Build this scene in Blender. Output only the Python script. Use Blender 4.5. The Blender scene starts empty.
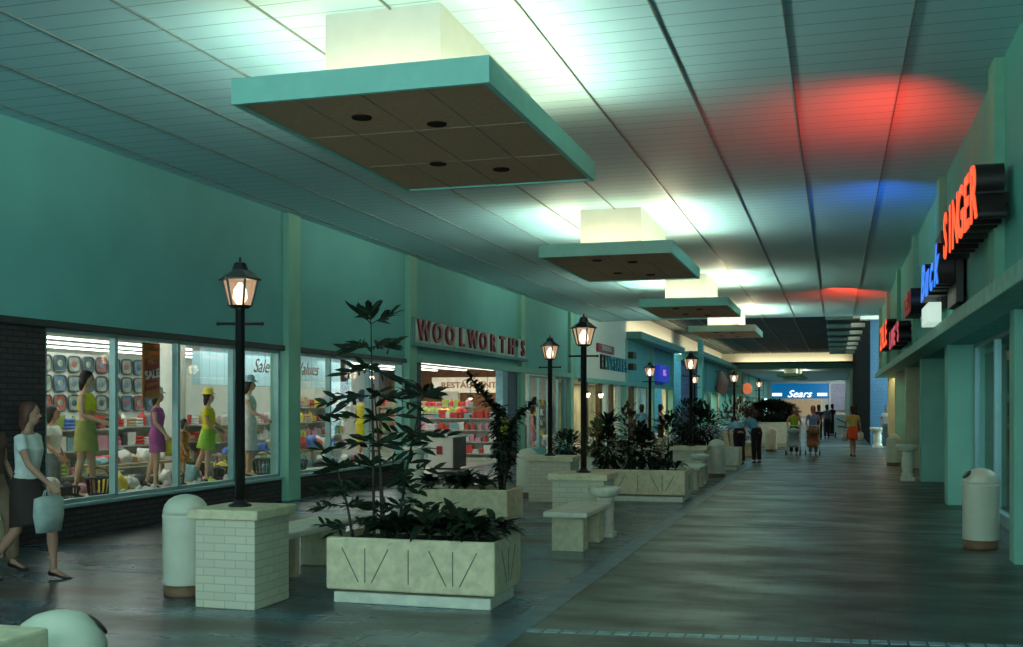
import bpy, bmesh, math, random
from mathutils import Vector, Matrix, noise
R = random.Random(7)
PI = math.pi
C = bpy.context.scene.collection
F = 1100.0; TH = math.atan(323.5 / F); SN = math.sin(TH); CS = math.cos(TH); EYE = 1.7

# ---------------------------------------------------------------- measuring helpers (photo frame 1023x647)
def WX(u, X):                       # y on the plane x = X seen in column u
    a = (u - 511.5) / F; d = X / (-SN + a * CS); return d * (CS + a * SN)

# ---------------------------------------------------------------- materials
MATS = {}
def mat(name, col, rough=0.6, metal=0.0, vary=0.12, scale=6.0, bump=0.0, spec=0.5, coat=0.0, dark=None):
    if name in MATS: return MATS[name]
    m = bpy.data.materials.new(name); m.use_nodes = True
    nt = m.node_tree; b = nt.nodes['Principled BSDF']
    b.inputs['Roughness'].default_value = rough; b.inputs['Metallic'].default_value = metal
    b.inputs['Specular IOR Level'].default_value = spec
    b.inputs['Coat Weight'].default_value = coat
    tc = nt.nodes.new('ShaderNodeTexCoord'); nz = nt.nodes.new('ShaderNodeTexNoise')
    nz.inputs['Scale'].default_value = scale; nz.inputs['Detail'].default_value = 5
    nt.links.new(tc.outputs['Object'], nz.inputs['Vector'])
    rp = nt.nodes.new('ShaderNodeValToRGB')
    d = dark or [c * (1 - 2 * vary) for c in col]
    l = [min(1, c * (1 + vary)) for c in col]
    rp.color_ramp.elements[0].position = 0.3; rp.color_ramp.elements[1].position = 0.7
    rp.color_ramp.elements[0].color = (*d, 1); rp.color_ramp.elements[1].color = (*l, 1)
    nt.links.new(nz.outputs['Fac'], rp.inputs['Fac']); nt.links.new(rp.outputs['Color'], b.inputs['Base Color'])
    if bump:
        bp = nt.nodes.new('ShaderNodeBump'); bp.inputs['Strength'].default_value = bump; bp.inputs['Distance'].default_value = 0.02
        nt.links.new(nz.outputs['Fac'], bp.inputs['Height']); nt.links.new(bp.outputs['Normal'], b.inputs['Normal'])
    MATS[name] = m; return m

def emit(name, col, s, base=(0.8, 0.8, 0.8)):
    m = mat(name, base, 0.5)
    b = m.node_tree.nodes['Principled BSDF']
    b.inputs['Emission Color'].default_value = (*col, 1); b.inputs['Emission Strength'].default_value = s
    return m

def brick_mat(name, c1, c2, mortar, bw, bh, rough=0.7, bump=0.4, axis='XZ', msize=0.012, spec=0.5):
    if name in MATS: return MATS[name]
    m = bpy.data.materials.new(name); m.use_nodes = True; nt = m.node_tree; b = nt.nodes['Principled BSDF']
    tc = nt.nodes.new('ShaderNodeTexCoord'); sp = nt.nodes.new('ShaderNodeSeparateXYZ'); cb = nt.nodes.new('ShaderNodeCombineXYZ')
    nt.links.new(tc.outputs['Object'], sp.inputs[0])
    if axis == 'WALL':
        ad = nt.nodes.new('ShaderNodeMath'); ad.operation = 'ADD'
        nt.links.new(sp.outputs['X'], ad.inputs[0]); nt.links.new(sp.outputs['Y'], ad.inputs[1])
        nt.links.new(ad.outputs[0], cb.inputs[0]); nt.links.new(sp.outputs['Z'], cb.inputs[1])
    else:
        nt.links.new(sp.outputs[axis[0]], cb.inputs[0]); nt.links.new(sp.outputs[axis[1]], cb.inputs[1])
    br = nt.nodes.new('ShaderNodeTexBrick'); nt.links.new(cb.outputs[0], br.inputs['Vector'])
    br.inputs['Scale'].default_value = 1; br.inputs['Brick Width'].default_value = bw; br.inputs['Row Height'].default_value = bh
    br.inputs['Mortar Size'].default_value = msize; br.inputs['Mortar Smooth'].default_value = 0.2
    br.inputs['Color1'].default_value = (*c1, 1); br.inputs['Color2'].default_value = (*c2, 1); br.inputs['Mortar'].default_value = (*mortar, 1)
    nt.links.new(br.outputs['Color'], b.inputs['Base Color']); b.inputs['Roughness'].default_value = rough
    b.inputs['Specular IOR Level'].default_value = spec
    bp = nt.nodes.new('ShaderNodeBump'); bp.inputs['Strength'].default_value = bump; bp.inputs['Distance'].default_value = 0.01; bp.invert = True
    nt.links.new(br.outputs['Fac'], bp.inputs['Height']); nt.links.new(bp.outputs['Normal'], b.inputs['Normal'])
    MATS[name] = m; return m

def glass_mat(name, tint=(0.95, 1, 1), refl=0.12):
    if name in MATS: return MATS[name]
    m = bpy.data.materials.new(name); m.use_nodes = True; nt = m.node_tree; nt.nodes.clear()
    o = nt.nodes.new('ShaderNodeOutputMaterial'); mx = nt.nodes.new('ShaderNodeMixShader')
    t = nt.nodes.new('ShaderNodeBsdfTransparent'); t.inputs[0].default_value = (*tint, 1)
    g = nt.nodes.new('ShaderNodeBsdfGlossy'); g.inputs['Roughness'].default_value = 0.02
    lw = nt.nodes.new('ShaderNodeLayerWeight'); pw = nt.nodes.new('ShaderNodeMath'); pw.operation = 'POWER'; pw.inputs[1].default_value = 4
    ml = nt.nodes.new('ShaderNodeMath'); ml.operation = 'MULTIPLY_ADD'; ml.inputs[1].default_value = 0.5; ml.inputs[2].default_value = 0.03
    nt.links.new(lw.outputs['Facing'], pw.inputs[0]); nt.links.new(pw.outputs[0], ml.inputs[0]); nt.links.new(ml.outputs[0], mx.inputs[0]); nt.links.new(t.outputs[0], mx.inputs[1]); nt.links.new(g.outputs[0], mx.inputs[2])
    nt.links.new(mx.outputs[0], o.inputs[0]); MATS[name] = m; return m

def floor_mat(name, c1, c2, r1, r2, sx, sy, line=None):
    m = bpy.data.materials.new(name); m.use_nodes = True; nt = m.node_tree; b = nt.nodes['Principled BSDF']
    tc = nt.nodes.new('ShaderNodeTexCoord'); mp = nt.nodes.new('ShaderNodeMapping'); mp.inputs['Scale'].default_value = (sx, sy, 1)
    nt.links.new(tc.outputs['Object'], mp.inputs[0])
    nz = nt.nodes.new('ShaderNodeTexNoise'); nz.inputs['Scale'].default_value = 1; nz.inputs['Detail'].default_value = 6; nz.inputs['Roughness'].default_value = 0.6
    nt.links.new(mp.outputs[0], nz.inputs['Vector'])
    rp = nt.nodes.new('ShaderNodeValToRGB'); rp.color_ramp.elements[0].position = 0.38; rp.color_ramp.elements[1].position = 0.62
    rp.color_ramp.elements[0].color = (*c1, 1); rp.color_ramp.elements[1].color = (*c2, 1)
    nt.links.new(nz.outputs['Fac'], rp.inputs[0])
    last = rp.outputs['Color']
    br = nt.nodes.new('ShaderNodeTexBrick'); nt.links.new(tc.outputs['Object'], br.inputs['Vector'])
    br.offset = 0.5
    br.inputs['Scale'].default_value = 1; br.inputs['Brick Width'].default_value = line[0]; br.inputs['Row Height'].default_value = line[1]
    br.inputs['Mortar Size'].default_value = 0.008
    br.inputs['Color1'].default_value = (1, 1, 1, 1); br.inputs['Color2'].default_value = (0.9, 0.9, 0.9, 1); br.inputs['Mortar'].default_value = (0.6, 0.6, 0.6, 1)
    mx = nt.nodes.new('ShaderNodeMix'); mx.data_type = 'RGBA'; mx.blend_type = 'MULTIPLY'; mx.inputs[0].default_value = 1
    nt.links.new(last, mx.inputs[6]); nt.links.new(br.outputs['Color'], mx.inputs[7])
    nt.links.new(mx.outputs[2], b.inputs['Base Color'])
    mr = nt.nodes.new('ShaderNodeMapRange'); mr.inputs['From Min'].default_value = 0.35; mr.inputs['From Max'].default_value = 0.65
    mr.inputs['To Min'].default_value = r1; mr.inputs['To Max'].default_value = r2
    nt.links.new(nz.outputs['Fac'], mr.inputs['Value']); nt.links.new(mr.outputs[0], b.inputs['Roughness'])
    bp = nt.nodes.new('ShaderNodeBump'); bp.inputs['Strength'].default_value = 0.12; bp.inputs['Distance'].default_value = 0.005
    nt.links.new(br.outputs['Fac'], bp.inputs['Height']); bp.invert = True
    nt.links.new(bp.outputs['Normal'], b.inputs['Normal'])
    MATS[name] = m; return m

# ---------------------------------------------------------------- mesh helpers
class MB:
    def __init__(s): s.bm = bmesh.new()
    def box(s, x0, x1, y0, y1, z0, z1, bev=0.0):
        r = bmesh.ops.create_cube(s.bm, size=1)
        vs = r['verts']
        for v in vs:
            v.co = Vector(((x0 + x1) / 2 + v.co.x * (x1 - x0), (y0 + y1) / 2 + v.co.y * (y1 - y0), (z0 + z1) / 2 + v.co.z * (z1 - z0)))
        if bev:
            es = list({e for v in vs for e in v.link_edges})
            bmesh.ops.bevel(s.bm, geom=es, offset=bev, segments=2, affect='EDGES', profile=0.5)
        return s
    def lathe(s, prof, cx=0, cy=0, cz=0, n=20, cap=True):
        rings = []
        for r, z in prof:
            rings.append([s.bm.verts.new((cx + r * math.cos(2 * PI * k / n), cy + r * math.sin(2 * PI * k / n), cz + z)) for k in range(n)])
        for a, b in zip(rings, rings[1:]):
            for k in range(n): s.bm.faces.new((a[k], a[(k + 1) % n], b[(k + 1) % n], b[k]))
        if cap:
            s.bm.faces.new(rings[0][::-1]); s.bm.faces.new(rings[-1])
        return s
    def tube(s, pts, rad, side=(1, 0, 0), n=12):
        pts = [Vector(p) for p in pts]; side = Vector(side); rings = []
        for i, p in enumerate(pts):
            t = (pts[min(i + 1, len(pts) - 1)] - pts[max(i - 1, 0)])
            if t.length < 1e-7: t = Vector((0, 0, 1))
            t.normalize(); o = t.cross(side)
            if o.length < 1e-3: o = t.cross(Vector((0.1, 1, 0.2)))
            o.normalize(); sd = o.cross(t)
            r = rad[i] if isinstance(rad, (list, tuple)) else rad
            rx, ry = r if isinstance(r, tuple) else (r, r)
            rings.append([s.bm.verts.new(p + sd * rx * math.cos(2 * PI * k / n) + o * ry * math.sin(2 * PI * k / n)) for k in range(n)])
        for a, b in zip(rings, rings[1:]):
            for k in range(n): s.bm.faces.new((a[k], a[(k + 1) % n], b[(k + 1) % n], b[k]))
        s.bm.faces.new(rings[0][::-1]); s.bm.faces.new(rings[-1])
        return s
    def ell(s, c, r, seg=14, M=None):
        q = bmesh.ops.create_uvsphere(s.bm, u_segments=seg, v_segments=max(6, seg * 2 // 3), radius=1)
        for v in q['verts']:
            p = Vector((v.co.x * r[0], v.co.y * r[1], v.co.z * r[2]))
            if M: p = M @ p
            v.co = p + Vector(c)
        return s
    def prism(s, pts, z0, z1):
        a = [s.bm.verts.new((x, y, z0)) for x, y in pts]; b = [s.bm.verts.new((x, y, z1)) for x, y in pts]
        n = len(pts); s.bm.faces.new(a[::-1]); s.bm.faces.new(b)
        for k in range(n): s.bm.faces.new((a[k], a[(k + 1) % n], b[(k + 1) % n], b[k]))
        return s
    def leaf(s, base, d, up, L, W, droop=0.3, seg=4):
        d = Vector(d).normalized(); up = Vector(up); sd = d.cross(up)
        if sd.length < 1e-3: sd = Vector((1, 0, 0))
        sd.normalize(); nn = sd.cross(d); p = Vector(base); prev = None
        for i in range(seg + 1):
            t = i / seg; w = W * 0.5 * (math.sin(PI * min(1, t * 0.92 + 0.04)) ** 0.8) if i < seg else 0.001
            c = p + d * L * t + Vector((0, 0, -droop * L * t * t))
            ring = [s.bm.verts.new(c - sd * w + nn * w * 0.25), s.bm.verts.new(c), s.bm.verts.new(c + sd * w + nn * w * 0.25)]
            if prev:
                s.bm.faces.new((prev[0], prev[1], ring[1], ring[0])); s.bm.faces.new((prev[1], prev[2], ring[2], ring[1]))
            prev = ring
        return s
    def build(s, name, m, parent=None, smooth=False, recalc=True):
        if recalc: bmesh.ops.recalc_face_normals(s.bm, faces=s.bm.faces)
        me = bpy.data.meshes.new(name); s.bm.to_mesh(me); s.bm.free()
        if smooth:
            for p in me.polygons: p.use_smooth = True
        me.materials.append(m); o = bpy.data.objects.new(name, me); C.objects.link(o)
        if parent: o.parent = parent
        return o

def vox(mb, name, m, parent, size, it=3):
    o = mb.build(name, m, parent)
    md = o.modifiers.new('r', 'REMESH'); md.mode = 'VOXEL'; md.voxel_size = size; md.use_smooth_shade = True
    sm = o.modifiers.new('s', 'SMOOTH'); sm.factor = 0.5; sm.iterations = it
    dg = bpy.context.evaluated_depsgraph_get(); dg.update()
    me = bpy.data.meshes.new_from_object(o.evaluated_get(dg)); o.modifiers.clear(); o.data = me
    if not me.materials: me.materials.append(m)
    for p in me.polygons: p.use_smooth = True
    return o

def thing(name, label, cat, loc=(0, 0, 0), rz=0, group=None, scale=1):
    o = bpy.data.objects.new(name, None); C.objects.link(o); o.empty_display_size = 0.2
    o.location = loc; o.rotation_euler = (0, 0, rz); o.scale = (scale,) * 3; return tag(o, label, cat, group)
def tag(o, label, cat, group=None):
    o['label'] = label; o['category'] = cat
    if group: o['group'] = group
    return o
def struct(name, mb, m, smooth=False):
    o = mb.build(name, m, None, smooth); o['kind'] = 'structure'; return o
def dup(root, loc=None, rz=None, label=None, group=None):
    r = root.copy(); C.objects.link(r)
    if loc: r.location = loc
    if rz is not None: r.rotation_euler = (0, 0, rz)
    if label: r['label'] = label
    if group: r['group'] = group
    for ch in list(root.children):
        c = ch.copy(); C.objects.link(c); c.parent = r
        for g in list(ch.children):
            d = g.copy(); C.objects.link(d); d.parent = c
    return r

def glyph(name, txt, size, depth, m, parent, loc, rot, sx=1.0, shear=0.0, align='CENTER', bold=0.0):
    cu = bpy.data.curves.new(name, 'FONT'); cu.body = txt; cu.size = size; cu.extrude = depth / 2; cu.align_x = align; cu.align_y = 'CENTER'
    cu.shear = shear; cu.offset = bold; cu.resolution_u = 3
    o = bpy.data.objects.new(name, cu); C.objects.link(o)
    dg = bpy.context.evaluated_depsgraph_get(); me = bpy.data.meshes.new_from_object(o.evaluated_get(dg))
    bpy.data.objects.remove(o); me.materials.clear(); me.materials.append(m)
    q = bpy.data.objects.new(name, me); C.objects.link(q); q.parent = parent; q.location = loc; q.rotation_euler = rot; q.scale = (sx, 1, 1)
    return q
FACE_E = (PI / 2, 0, PI / 2)      # letters on the left wall, facing the mall
FACE_W = (PI / 2, 0, -PI / 2)     # letters on the right wall
FACE_S = (PI / 2, 0, 0)           # letters facing the camera end

def area(loc, target, sx, sy, power, col, spread=PI):
    l = bpy.data.lights.new('lamp', 'AREA'); l.shape = 'RECTANGLE'; l.size = sx; l.size_y = sy; l.energy = power; l.color = col; l.spread = spread
    o = bpy.data.objects.new('lamp', l); C.objects.link(o); o.location = loc
    z = -(Vector(target) - Vector(loc)).normalized(); y = Vector((0, 1, 0)) if abs(z.y) < 0.9 else Vector((0, 0, 1))
    x = y.cross(z).normalized(); y = z.cross(x); o.rotation_euler = Matrix((x, y, z)).transposed().to_euler(); return o
def point(loc, power, col, r=0.05):
    l = bpy.data.lights.new('bulb_light', 'POINT'); l.energy = power; l.color = col; l.shadow_soft_size = r
    o = bpy.data.objects.new('bulb_light', l); C.objects.link(o); o.location = loc; return o

# ---------------------------------------------------------------- palette
WALL = mat('teal_painted_wall', (0.17, 0.50, 0.47), 0.75, vary=0.04, scale=1.2)
PIL = mat('pilaster_paint', (0.26, 0.56, 0.42), 0.7, vary=0.05, scale=2)
LEDGE = mat('ledge_paint', (0.18, 0.50, 0.43), 0.5, vary=0.04)
PALE = mat('pale_panel', (0.62, 0.78, 0.70), 0.6, vary=0.04)
CREAM = mat('cream_plaster', (0.85, 0.85, 0.70), 0.7, vary=0.03)
RWALL = mat('right_wall_paint', (0.10, 0.40, 0.34), 0.7, vary=0.05, scale=1.5)
RPIER = mat('right_pier_paint', (0.26, 0.60, 0.46), 0.65, vary=0.05, scale=2)
CONC = mat('planter_concrete', (0.74, 0.66, 0.42), 0.8, vary=0.09, scale=14, bump=0.15)
CONC2 = mat('pale_concrete', (0.74, 0.76, 0.60), 0.7, vary=0.07, scale=10, bump=0.1)
BINW = mat('bin_enamel', (0.74, 0.74, 0.58), 0.35, vary=0.05, scale=5)
BINB = mat('bin_foot', (0.22, 0.12, 0.06), 0.6)
WBRICK = brick_mat('white_painted_brick', (0.70, 0.66, 0.48), (0.64, 0.60, 0.44), (0.50, 0.47, 0.34), 0.20, 0.068, axis='WALL', msize=0.005, bump=0.25)
DBRICK = brick_mat('dark_brick', (0.035, 0.035, 0.04), (0.06, 0.05, 0.05), (0.015, 0.015, 0.018), 0.22, 0.07, axis='YZ')
IRON = mat('black_iron', (0.010, 0.010, 0.010), 0.4, vary=0.1)
DARK = mat('dark_void', (0.02, 0.02, 0.02), 0.8)
GROOVE = mat('groove_shadow_paint', (0.16, 0.20, 0.13), 0.8)
SOIL = mat('soil', (0.03, 0.02, 0.012), 0.95, vary=0.3, scale=30, bump=0.6)
ALU = mat('window_frame_metal', (0.30, 0.50, 0.50), 0.4, metal=0.3, vary=0.05)
GLASS = glass_mat('shop_glass')
UNDER = mat('canopy_underside', (0.66, 0.38, 0.22), 0.7, vary=0.06, scale=30)
FASC = mat('canopy_fascia', (0.30, 0.70, 0.58), 0.55, vary=0.03)
BOXW = mat('canopy_box_white', (0.62, 0.66, 0.60), 0.6, vary=0.02)
LEAF = mat('dark_green_leaf', (0.012, 0.030, 0.014), 0.5, vary=0.4, scale=9, spec=0.25)
LEAF2 = mat('mid_green_leaf', (0.025, 0.07, 0.03), 0.45, vary=0.4, scale=9)
LEAFR = mat('reddish_leaf', (0.13, 0.05, 0.03), 0.5, vary=0.4, scale=9)
LEAFY = mat('yellow_green_leaf', (0.16, 0.20, 0.04), 0.5, vary=0.4, scale=9)
STEM = mat('plant_stem', (0.03, 0.035, 0.02), 0.7)

# ---------------------------------------------------------------- SETTING: floors
FL = floor_mat('left_walk_paving', (0.07, 0.05, 0.035), (0.10, 0.20, 0.26), 0.38, 0.20, 0.5, 1.1, (0.6, 0.3))  # blue tone paints the shop windows' sheen into the brown paving
FR = floor_mat('right_walk_paving', (0.040, 0.040, 0.022), (0.055, 0.11, 0.09), 0.50, 0.30, 0.7, 1.5, (0.60, 0.30))
FC = floor_mat('court_paving', (0.12, 0.15, 0.15), (0.20, 0.26, 0.28), 0.45, 0.28, 0.4, 1.0, (0.6, 0.6))
KERB = mat('blue_grey_paver', (0.10, 0.20, 0.24), 0.4, vary=0.2, scale=5)
KERB2 = brick_mat('pale_blue_cobbles', (0.22, 0.36, 0.38), (0.14, 0.26, 0.30), (0.03, 0.04, 0.04), 0.16, 0.2, axis='XY', msize=0.02)
struct('floor', MB().box(-9.6, -2.44, -4, 47, -0.2, 0), FL)
struct('floor_right', MB().box(-2.22, 4.2, -4, 47, -0.2, 0), FR)
struct('floor_court', MB().box(-20, 4.2, 47, 175, -0.2, 0), FC)
struct('trim_1', MB().box(-2.44, -2.22, -4, 47, -0.2, 0.004), KERB)
b = MB(); a0 = Vector((-2.22, 7.93)); a1 = Vector((2.2, 8.47)); n = 34
for k in range(n):
    p = a0 + (a1 - a0) * (k / n); q = a0 + (a1 - a0) * ((k + 0.84) / n); w = Vector((0, 0.115))
    b.prism([(p.x, p.y), (q.x, q.y), (q.x, q.y + w.y), (p.x, p.y + w.y)], -0.02, 0.006)
struct('trim_2', b, mat('pale_blue_cobble', (0.26, 0.44, 0.46), 0.45, vary=0.25, scale=7))
struct('trim_3', MB().box(-9.3, -2.44, 9.62, 9.82, -0.1, 0.003), KERB)
struct('trim_4', MB().box(-9.3, -2.44, 15.6, 15.8, -0.1, 0.003), KERB)
struct('trim_5', MB().box(-2.22, 2.0, 15.65, 15.73, -0.1, 0.003), KERB)
struct('trim_6', MB().box(-9.3, -2.44, 21.4, 21.6, -0.1, 0.003), KERB)
struct('trim_7', MB().box(-2.22, 2.0, 24.0, 24.1, -0.1, 0.003), KERB)

# ---------------------------------------------------------------- ceiling
m = bpy.data.materials.new('ceiling_pans'); m.use_nodes = True; nt = m.node_tree; bs = nt.nodes['Principled BSDF']
tc = nt.nodes.new('ShaderNodeTexCoord'); sp = nt.nodes.new('ShaderNodeSeparateXYZ'); nt.links.new(tc.outputs['Object'], sp.inputs[0])
def stripes(per, width):
    mm = nt.nodes.new('ShaderNodeMath'); mm.operation = 'MULTIPLY'; mm.inputs[1].default_value = 1 / per; nt.links.new(sp.outputs['Y'], mm.inputs[0])
    fr = nt.nodes.new('ShaderNodeMath'); fr.operation = 'FRACT'; nt.links.new(mm.outputs[0], fr.inputs[0])
    lt = nt.nodes.new('ShaderNodeMath'); lt.operation = 'LESS_THAN'; lt.inputs[1].default_value = width; nt.links.new(fr.outputs[0], lt.inputs[0]); return lt
l1 = stripes(0.30, 0.06); l2 = stripes(0.06, 0.18)
c = nt.nodes.new('ShaderNodeMix'); c.data_type = 'RGBA'; c.inputs[6].default_value = (0.40, 0.67, 0.73, 1); c.inputs[7].default_value = (0.22, 0.40, 0.44, 1)
nt.links.new(l1.outputs[0], c.inputs[0]); nt.links.new(c.outputs[2], bs.inputs['Base Color'])
bs.inputs['Roughness'].default_value = 0.6; bs.inputs['Metallic'].default_value = 0.1
ad = nt.nodes.new('ShaderNodeMath'); ad.operation = 'ADD'; nt.links.new(l1.outputs[0], ad.inputs[0]); nt.links.new(l2.outputs[0], ad.inputs[1])
bp = nt.nodes.new('ShaderNodeBump'); bp.invert = True; bp.inputs['Strength'].default_value = 0.35; bp.inputs['Distance'].default_value = 0.01
nt.links.new(ad.outputs[0], bp.inputs['Height']); nt.links.new(bp.outputs['Normal'], bs.inputs['Normal'])
CEIL = m; TRK = mat('ceiling_track', (0.20, 0.26, 0.25), 0.45, metal=0.3)
ZC = 5.11
struct('ceiling', MB().box(-9.4, 1.62, -4, 44, ZC, ZC + 0.3), CEIL)
struct('ceiling_far', MB().box(-9.4, 1.62, 97, 170, ZC, ZC + 0.3), CEIL)
k = 8
x = 0.655; i = 0
while x > -9.3:
    struct('trim_%d' % (k + i), MB().box(x - 0.008, x + 0.008, -4, 44, ZC - 0.018, ZC + 0.01), TRK); x -= 1.08; i += 1
k += i
# court: higher dark ceiling, bright cornice walls lit by cove lamps
CD = mat('court_ceiling_paint', (0.035, 0.06, 0.062), 0.6, vary=0.3, scale=0.6)
struct('ceiling_court', MB().box(-9.6, 1.7, 44, 98, 6.15, 6.4), CD)
TRK2 = mat('court_ceiling_rib', (0.30, 0.32, 0.24), 0.5)
for j, x in enumerate((-8.4, -6.8, -5.2, -3.6, -2.0, -0.4)):
    struct('trim_%d' % (k + j), MB().box(x - 0.03, x + 0.03, 44, 97, 6.10, 6.16), TRK2)
k += 6
struct('ceiling_edge', MB().box(-9.4, 1.62, 44.0, 44.15, ZC, 6.2), mat('ceiling_edge_paint', (0.12, 0.32, 0.24), 0.6))
struct('wall_court_left', MB().box(-9.6, -9.36, 44.15, 98, ZC, 6.2), CREAM)
struct('wall_court_end', MB().box(-9.36, 1.45, 97, 97.3, 5.0, 6.2), CREAM)
CORN = mat('cornice_paint', (0.14, 0.38, 0.30), 0.6, vary=0.05)
struct('trim_%d' % k, MB().box(-9.36, -8.6, 50.55, 66, 4.78, ZC, 0.01), CORN)
struct('trim_%d' % (k + 1), MB().box(-9.36, -8.0, 70, 97, 4.78, ZC, 0.01), CORN)
struct('trim_%d' % (k + 2), MB().box(-8.0, 1.45, 96.2, 97, 4.80, 5.05).box(-8.0, 1.45, 96.1, 96.22, 4.80, 5.22), CORN)
k += 3

# ---------------------------------------------------------------- left facade
HZ = 2.72; LX = -9.36; SILL = 0.44
struct('wall_left', MB().box(LX - 0.25, LX, -4, 44.1, HZ, ZC), WALL)
struct('wall_left_brick', MB().box(LX - 0.25, LX - 0.02, -4, 11.44, 0, HZ), DBRICK)
struct('wall_left_sill', MB().box(LX - 0.25, LX - 0.02, 11.44, 23.3, 0, SILL - 0.05), DBRICK)
struct('trim_%d' % k, MB().box(LX - 0.28, LX + 0.05, -4, 23.3, HZ - 0.06, HZ + 0.03, 0.01), mat('dark_header_trim', (0.03, 0.04, 0.04), 0.5)); k += 1
struct('trim_%d' % k, MB().box(LX - 0.28, LX + 0.03, 11.44, 23.3, SILL - 0.05, SILL, 0.01), ALU); k += 1
for y0, y1 in ((17.50, 18.02), (23.25, 23.7), (32.5, 33.6), (39.1, 41.1)):
    p = 0.12
    struct('trim_%d' % k, MB().box(LX - 0.25, LX + p, y0, y0 + 0.46, 0, ZC - 0.01, 0.015), PIL); k += 1
for y in (11.46, 12.89, 14.38, 15.95, 17.42):
    pass
MUL = MB()
n = 0
def window(n, y0, y1, mulls, z0=SILL, z1=HZ - 0.06, X=LX - 0.1, frame=ALU):
    f = MB()
    for y in [y0 + 0.03] + list(mulls) + [y1 - 0.03]:
        f.box(X - 0.05, X + 0.05, y - 0.035, y + 0.035, z0, z1, 0.006)
    f.box(X - 0.05, X + 0.05, y0, y1, z0, z0 + 0.05); f.box(X - 0.05, X + 0.05, y0, y1, z1 - 0.05, z1)
    o = struct('window_%d' % n, f, frame)
    MB().box(X - 0.006, X + 0.006, y0 + 0.03, y1 - 0.03, z0 + 0.03, z1 - 0.03).build('window_pane', GLASS, o)
    return o
window(1, 11.44, 17.50, (12.89, 14.38, 15.95))
window(2, 17.96, 23.25, (19.53, 21.40))
window(3, 34.06, 39.10, (35.3, 36.6, 37.9), 0.25)
# wall under / over other openings
struct('wall_left_base', MB().box(LX - 0.2, LX - 0.02, 34.06, 39.1, 0, 0.25), WALL)
# entrance: reveals
BLUEP = mat('blue_door_panel', (0.10, 0.30, 0.42), 0.4, vary=0.08)
struct('door_1', MB().box(LX - 0.28, LX - 0.02, 23.7, 24.35, 0, HZ, 0.01), mat('dark_blue_reveal', (0.03, 0.045, 0.07), 0.5))
struct('door_2', MB().box(LX - 0.25, LX - 0.02, 31.0, 31.5, 0, HZ, 0.01), mat('pale_blue_jamb', (0.25, 0.50, 0.60), 0.4))
struct('door_3', MB().box(LX - 0.25, LX - 0.02, 31.5, 32.5, 0, HZ, 0.01), mat('navy_jamb', (0.04, 0.08, 0.12), 0.4))
struct('trim_%d' % k, MB().box(LX - 0.1, LX + 0.16, 23.7, 39.1, HZ - 0.02, HZ + 0.14, 0.01), LEDGE); k += 1

# Woolworth's fascia sign: a long box with a letter on each white tile
RED = mat('sign_red', (0.30, 0.012, 0.02), 0.4, vary=0.1)
WS = thing('store_sign', "long pale sign box reading WOOLWORTH'S in dark red letters above the wide shop entrance", 'sign', (LX, 28.1, 3.40))
y0, y1 = 23.35 - 28.1, 32.9 - 28.1
MB().box(0.0, 0.16, y0, y1, -0.32, 0.32, 0.01).build('backboard', mat('sign_board', (0.16, 0.36, 0.34), 0.5), WS)
MB().box(0.0, 0.24, y0, y1, -0.36, -0.29, 0.01).build('lower_rail', mat('sign_rail', (0.10, 0.30, 0.28), 0.5), WS)
word = "WOOLWORTH'S"; pos = []; t = 0
for ch in word:
    w = 0.42 if ch == "'" else 1.0; pos.append(t + w / 2); t += w
for ch, q in zip(word, pos):
    y = y0 + 0.12 + (y1 - y0 - 0.24) * q / t
    wd = (y1 - y0 - 0.24) / t
    if ch != "'":
        MB().box(0.155, 0.185, y - wd * 0.46, y + wd * 0.46, -0.26, 0.27, 0.008).build('letter_tile', PALE, WS)
    glyph('letter', ch, 0.66, 0.06, RED, WS, (0.215, y, 0.0 if ch != "'" else -0.05), FACE_E, 1.15, bold=0.012)

# pale shop front panel and the next shops along the left
struct('wall_left_pale', MB().box(LX - 0.25, LX + 0.06, 41.2, 50.5, 2.66, 6.14), mat('pale_green_front', (0.74, 0.84, 0.72), 0.6, vary=0.04))
struct('wall_left_shop', MB().box(LX - 0.25, LX, 50.5, 66, 2.66, 4.8), WALL)
for y in (50.3, 58.2, 65.6):
    struct('trim_%d' % k, MB().box(LX - 0.2, LX + 0.1, y, y + 0.45, 0 if y > 51 else 0, 4.78, 0.01), PIL); k += 1
struct('trim_%d' % k, MB().box(LX - 0.1, LX + 0.14, 41.2, 65.6, 2.60, 2.76), LEDGE); k += 1
struct('wall_left_far', MB().box(-9.0, -8.6, 70, 97, 2.66, 4.8), WALL)
for y in (70, 77, 84, 90.5, 96.3):
    struct('trim_%d' % k, MB().box(-9.0, -8.52, y, y + 0.6, 0, 4.78), PIL); k += 1
struct('wall_left_end', MB().box(-9.6, -9.2, 97, 170, 2.66, ZC), WALL)
for y in (97.3, 106, 115, 124, 136, 150):
    struct('trim_%d' % k, MB().box(-9.5, -9.05, y, y + 0.8, 0, ZC - 0.01), PIL); k += 1
struct('trim_%d' % k, MB().box(-9.5, -9.0, 97, 168, 2.6, 2.8), LEDGE); k += 1
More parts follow.
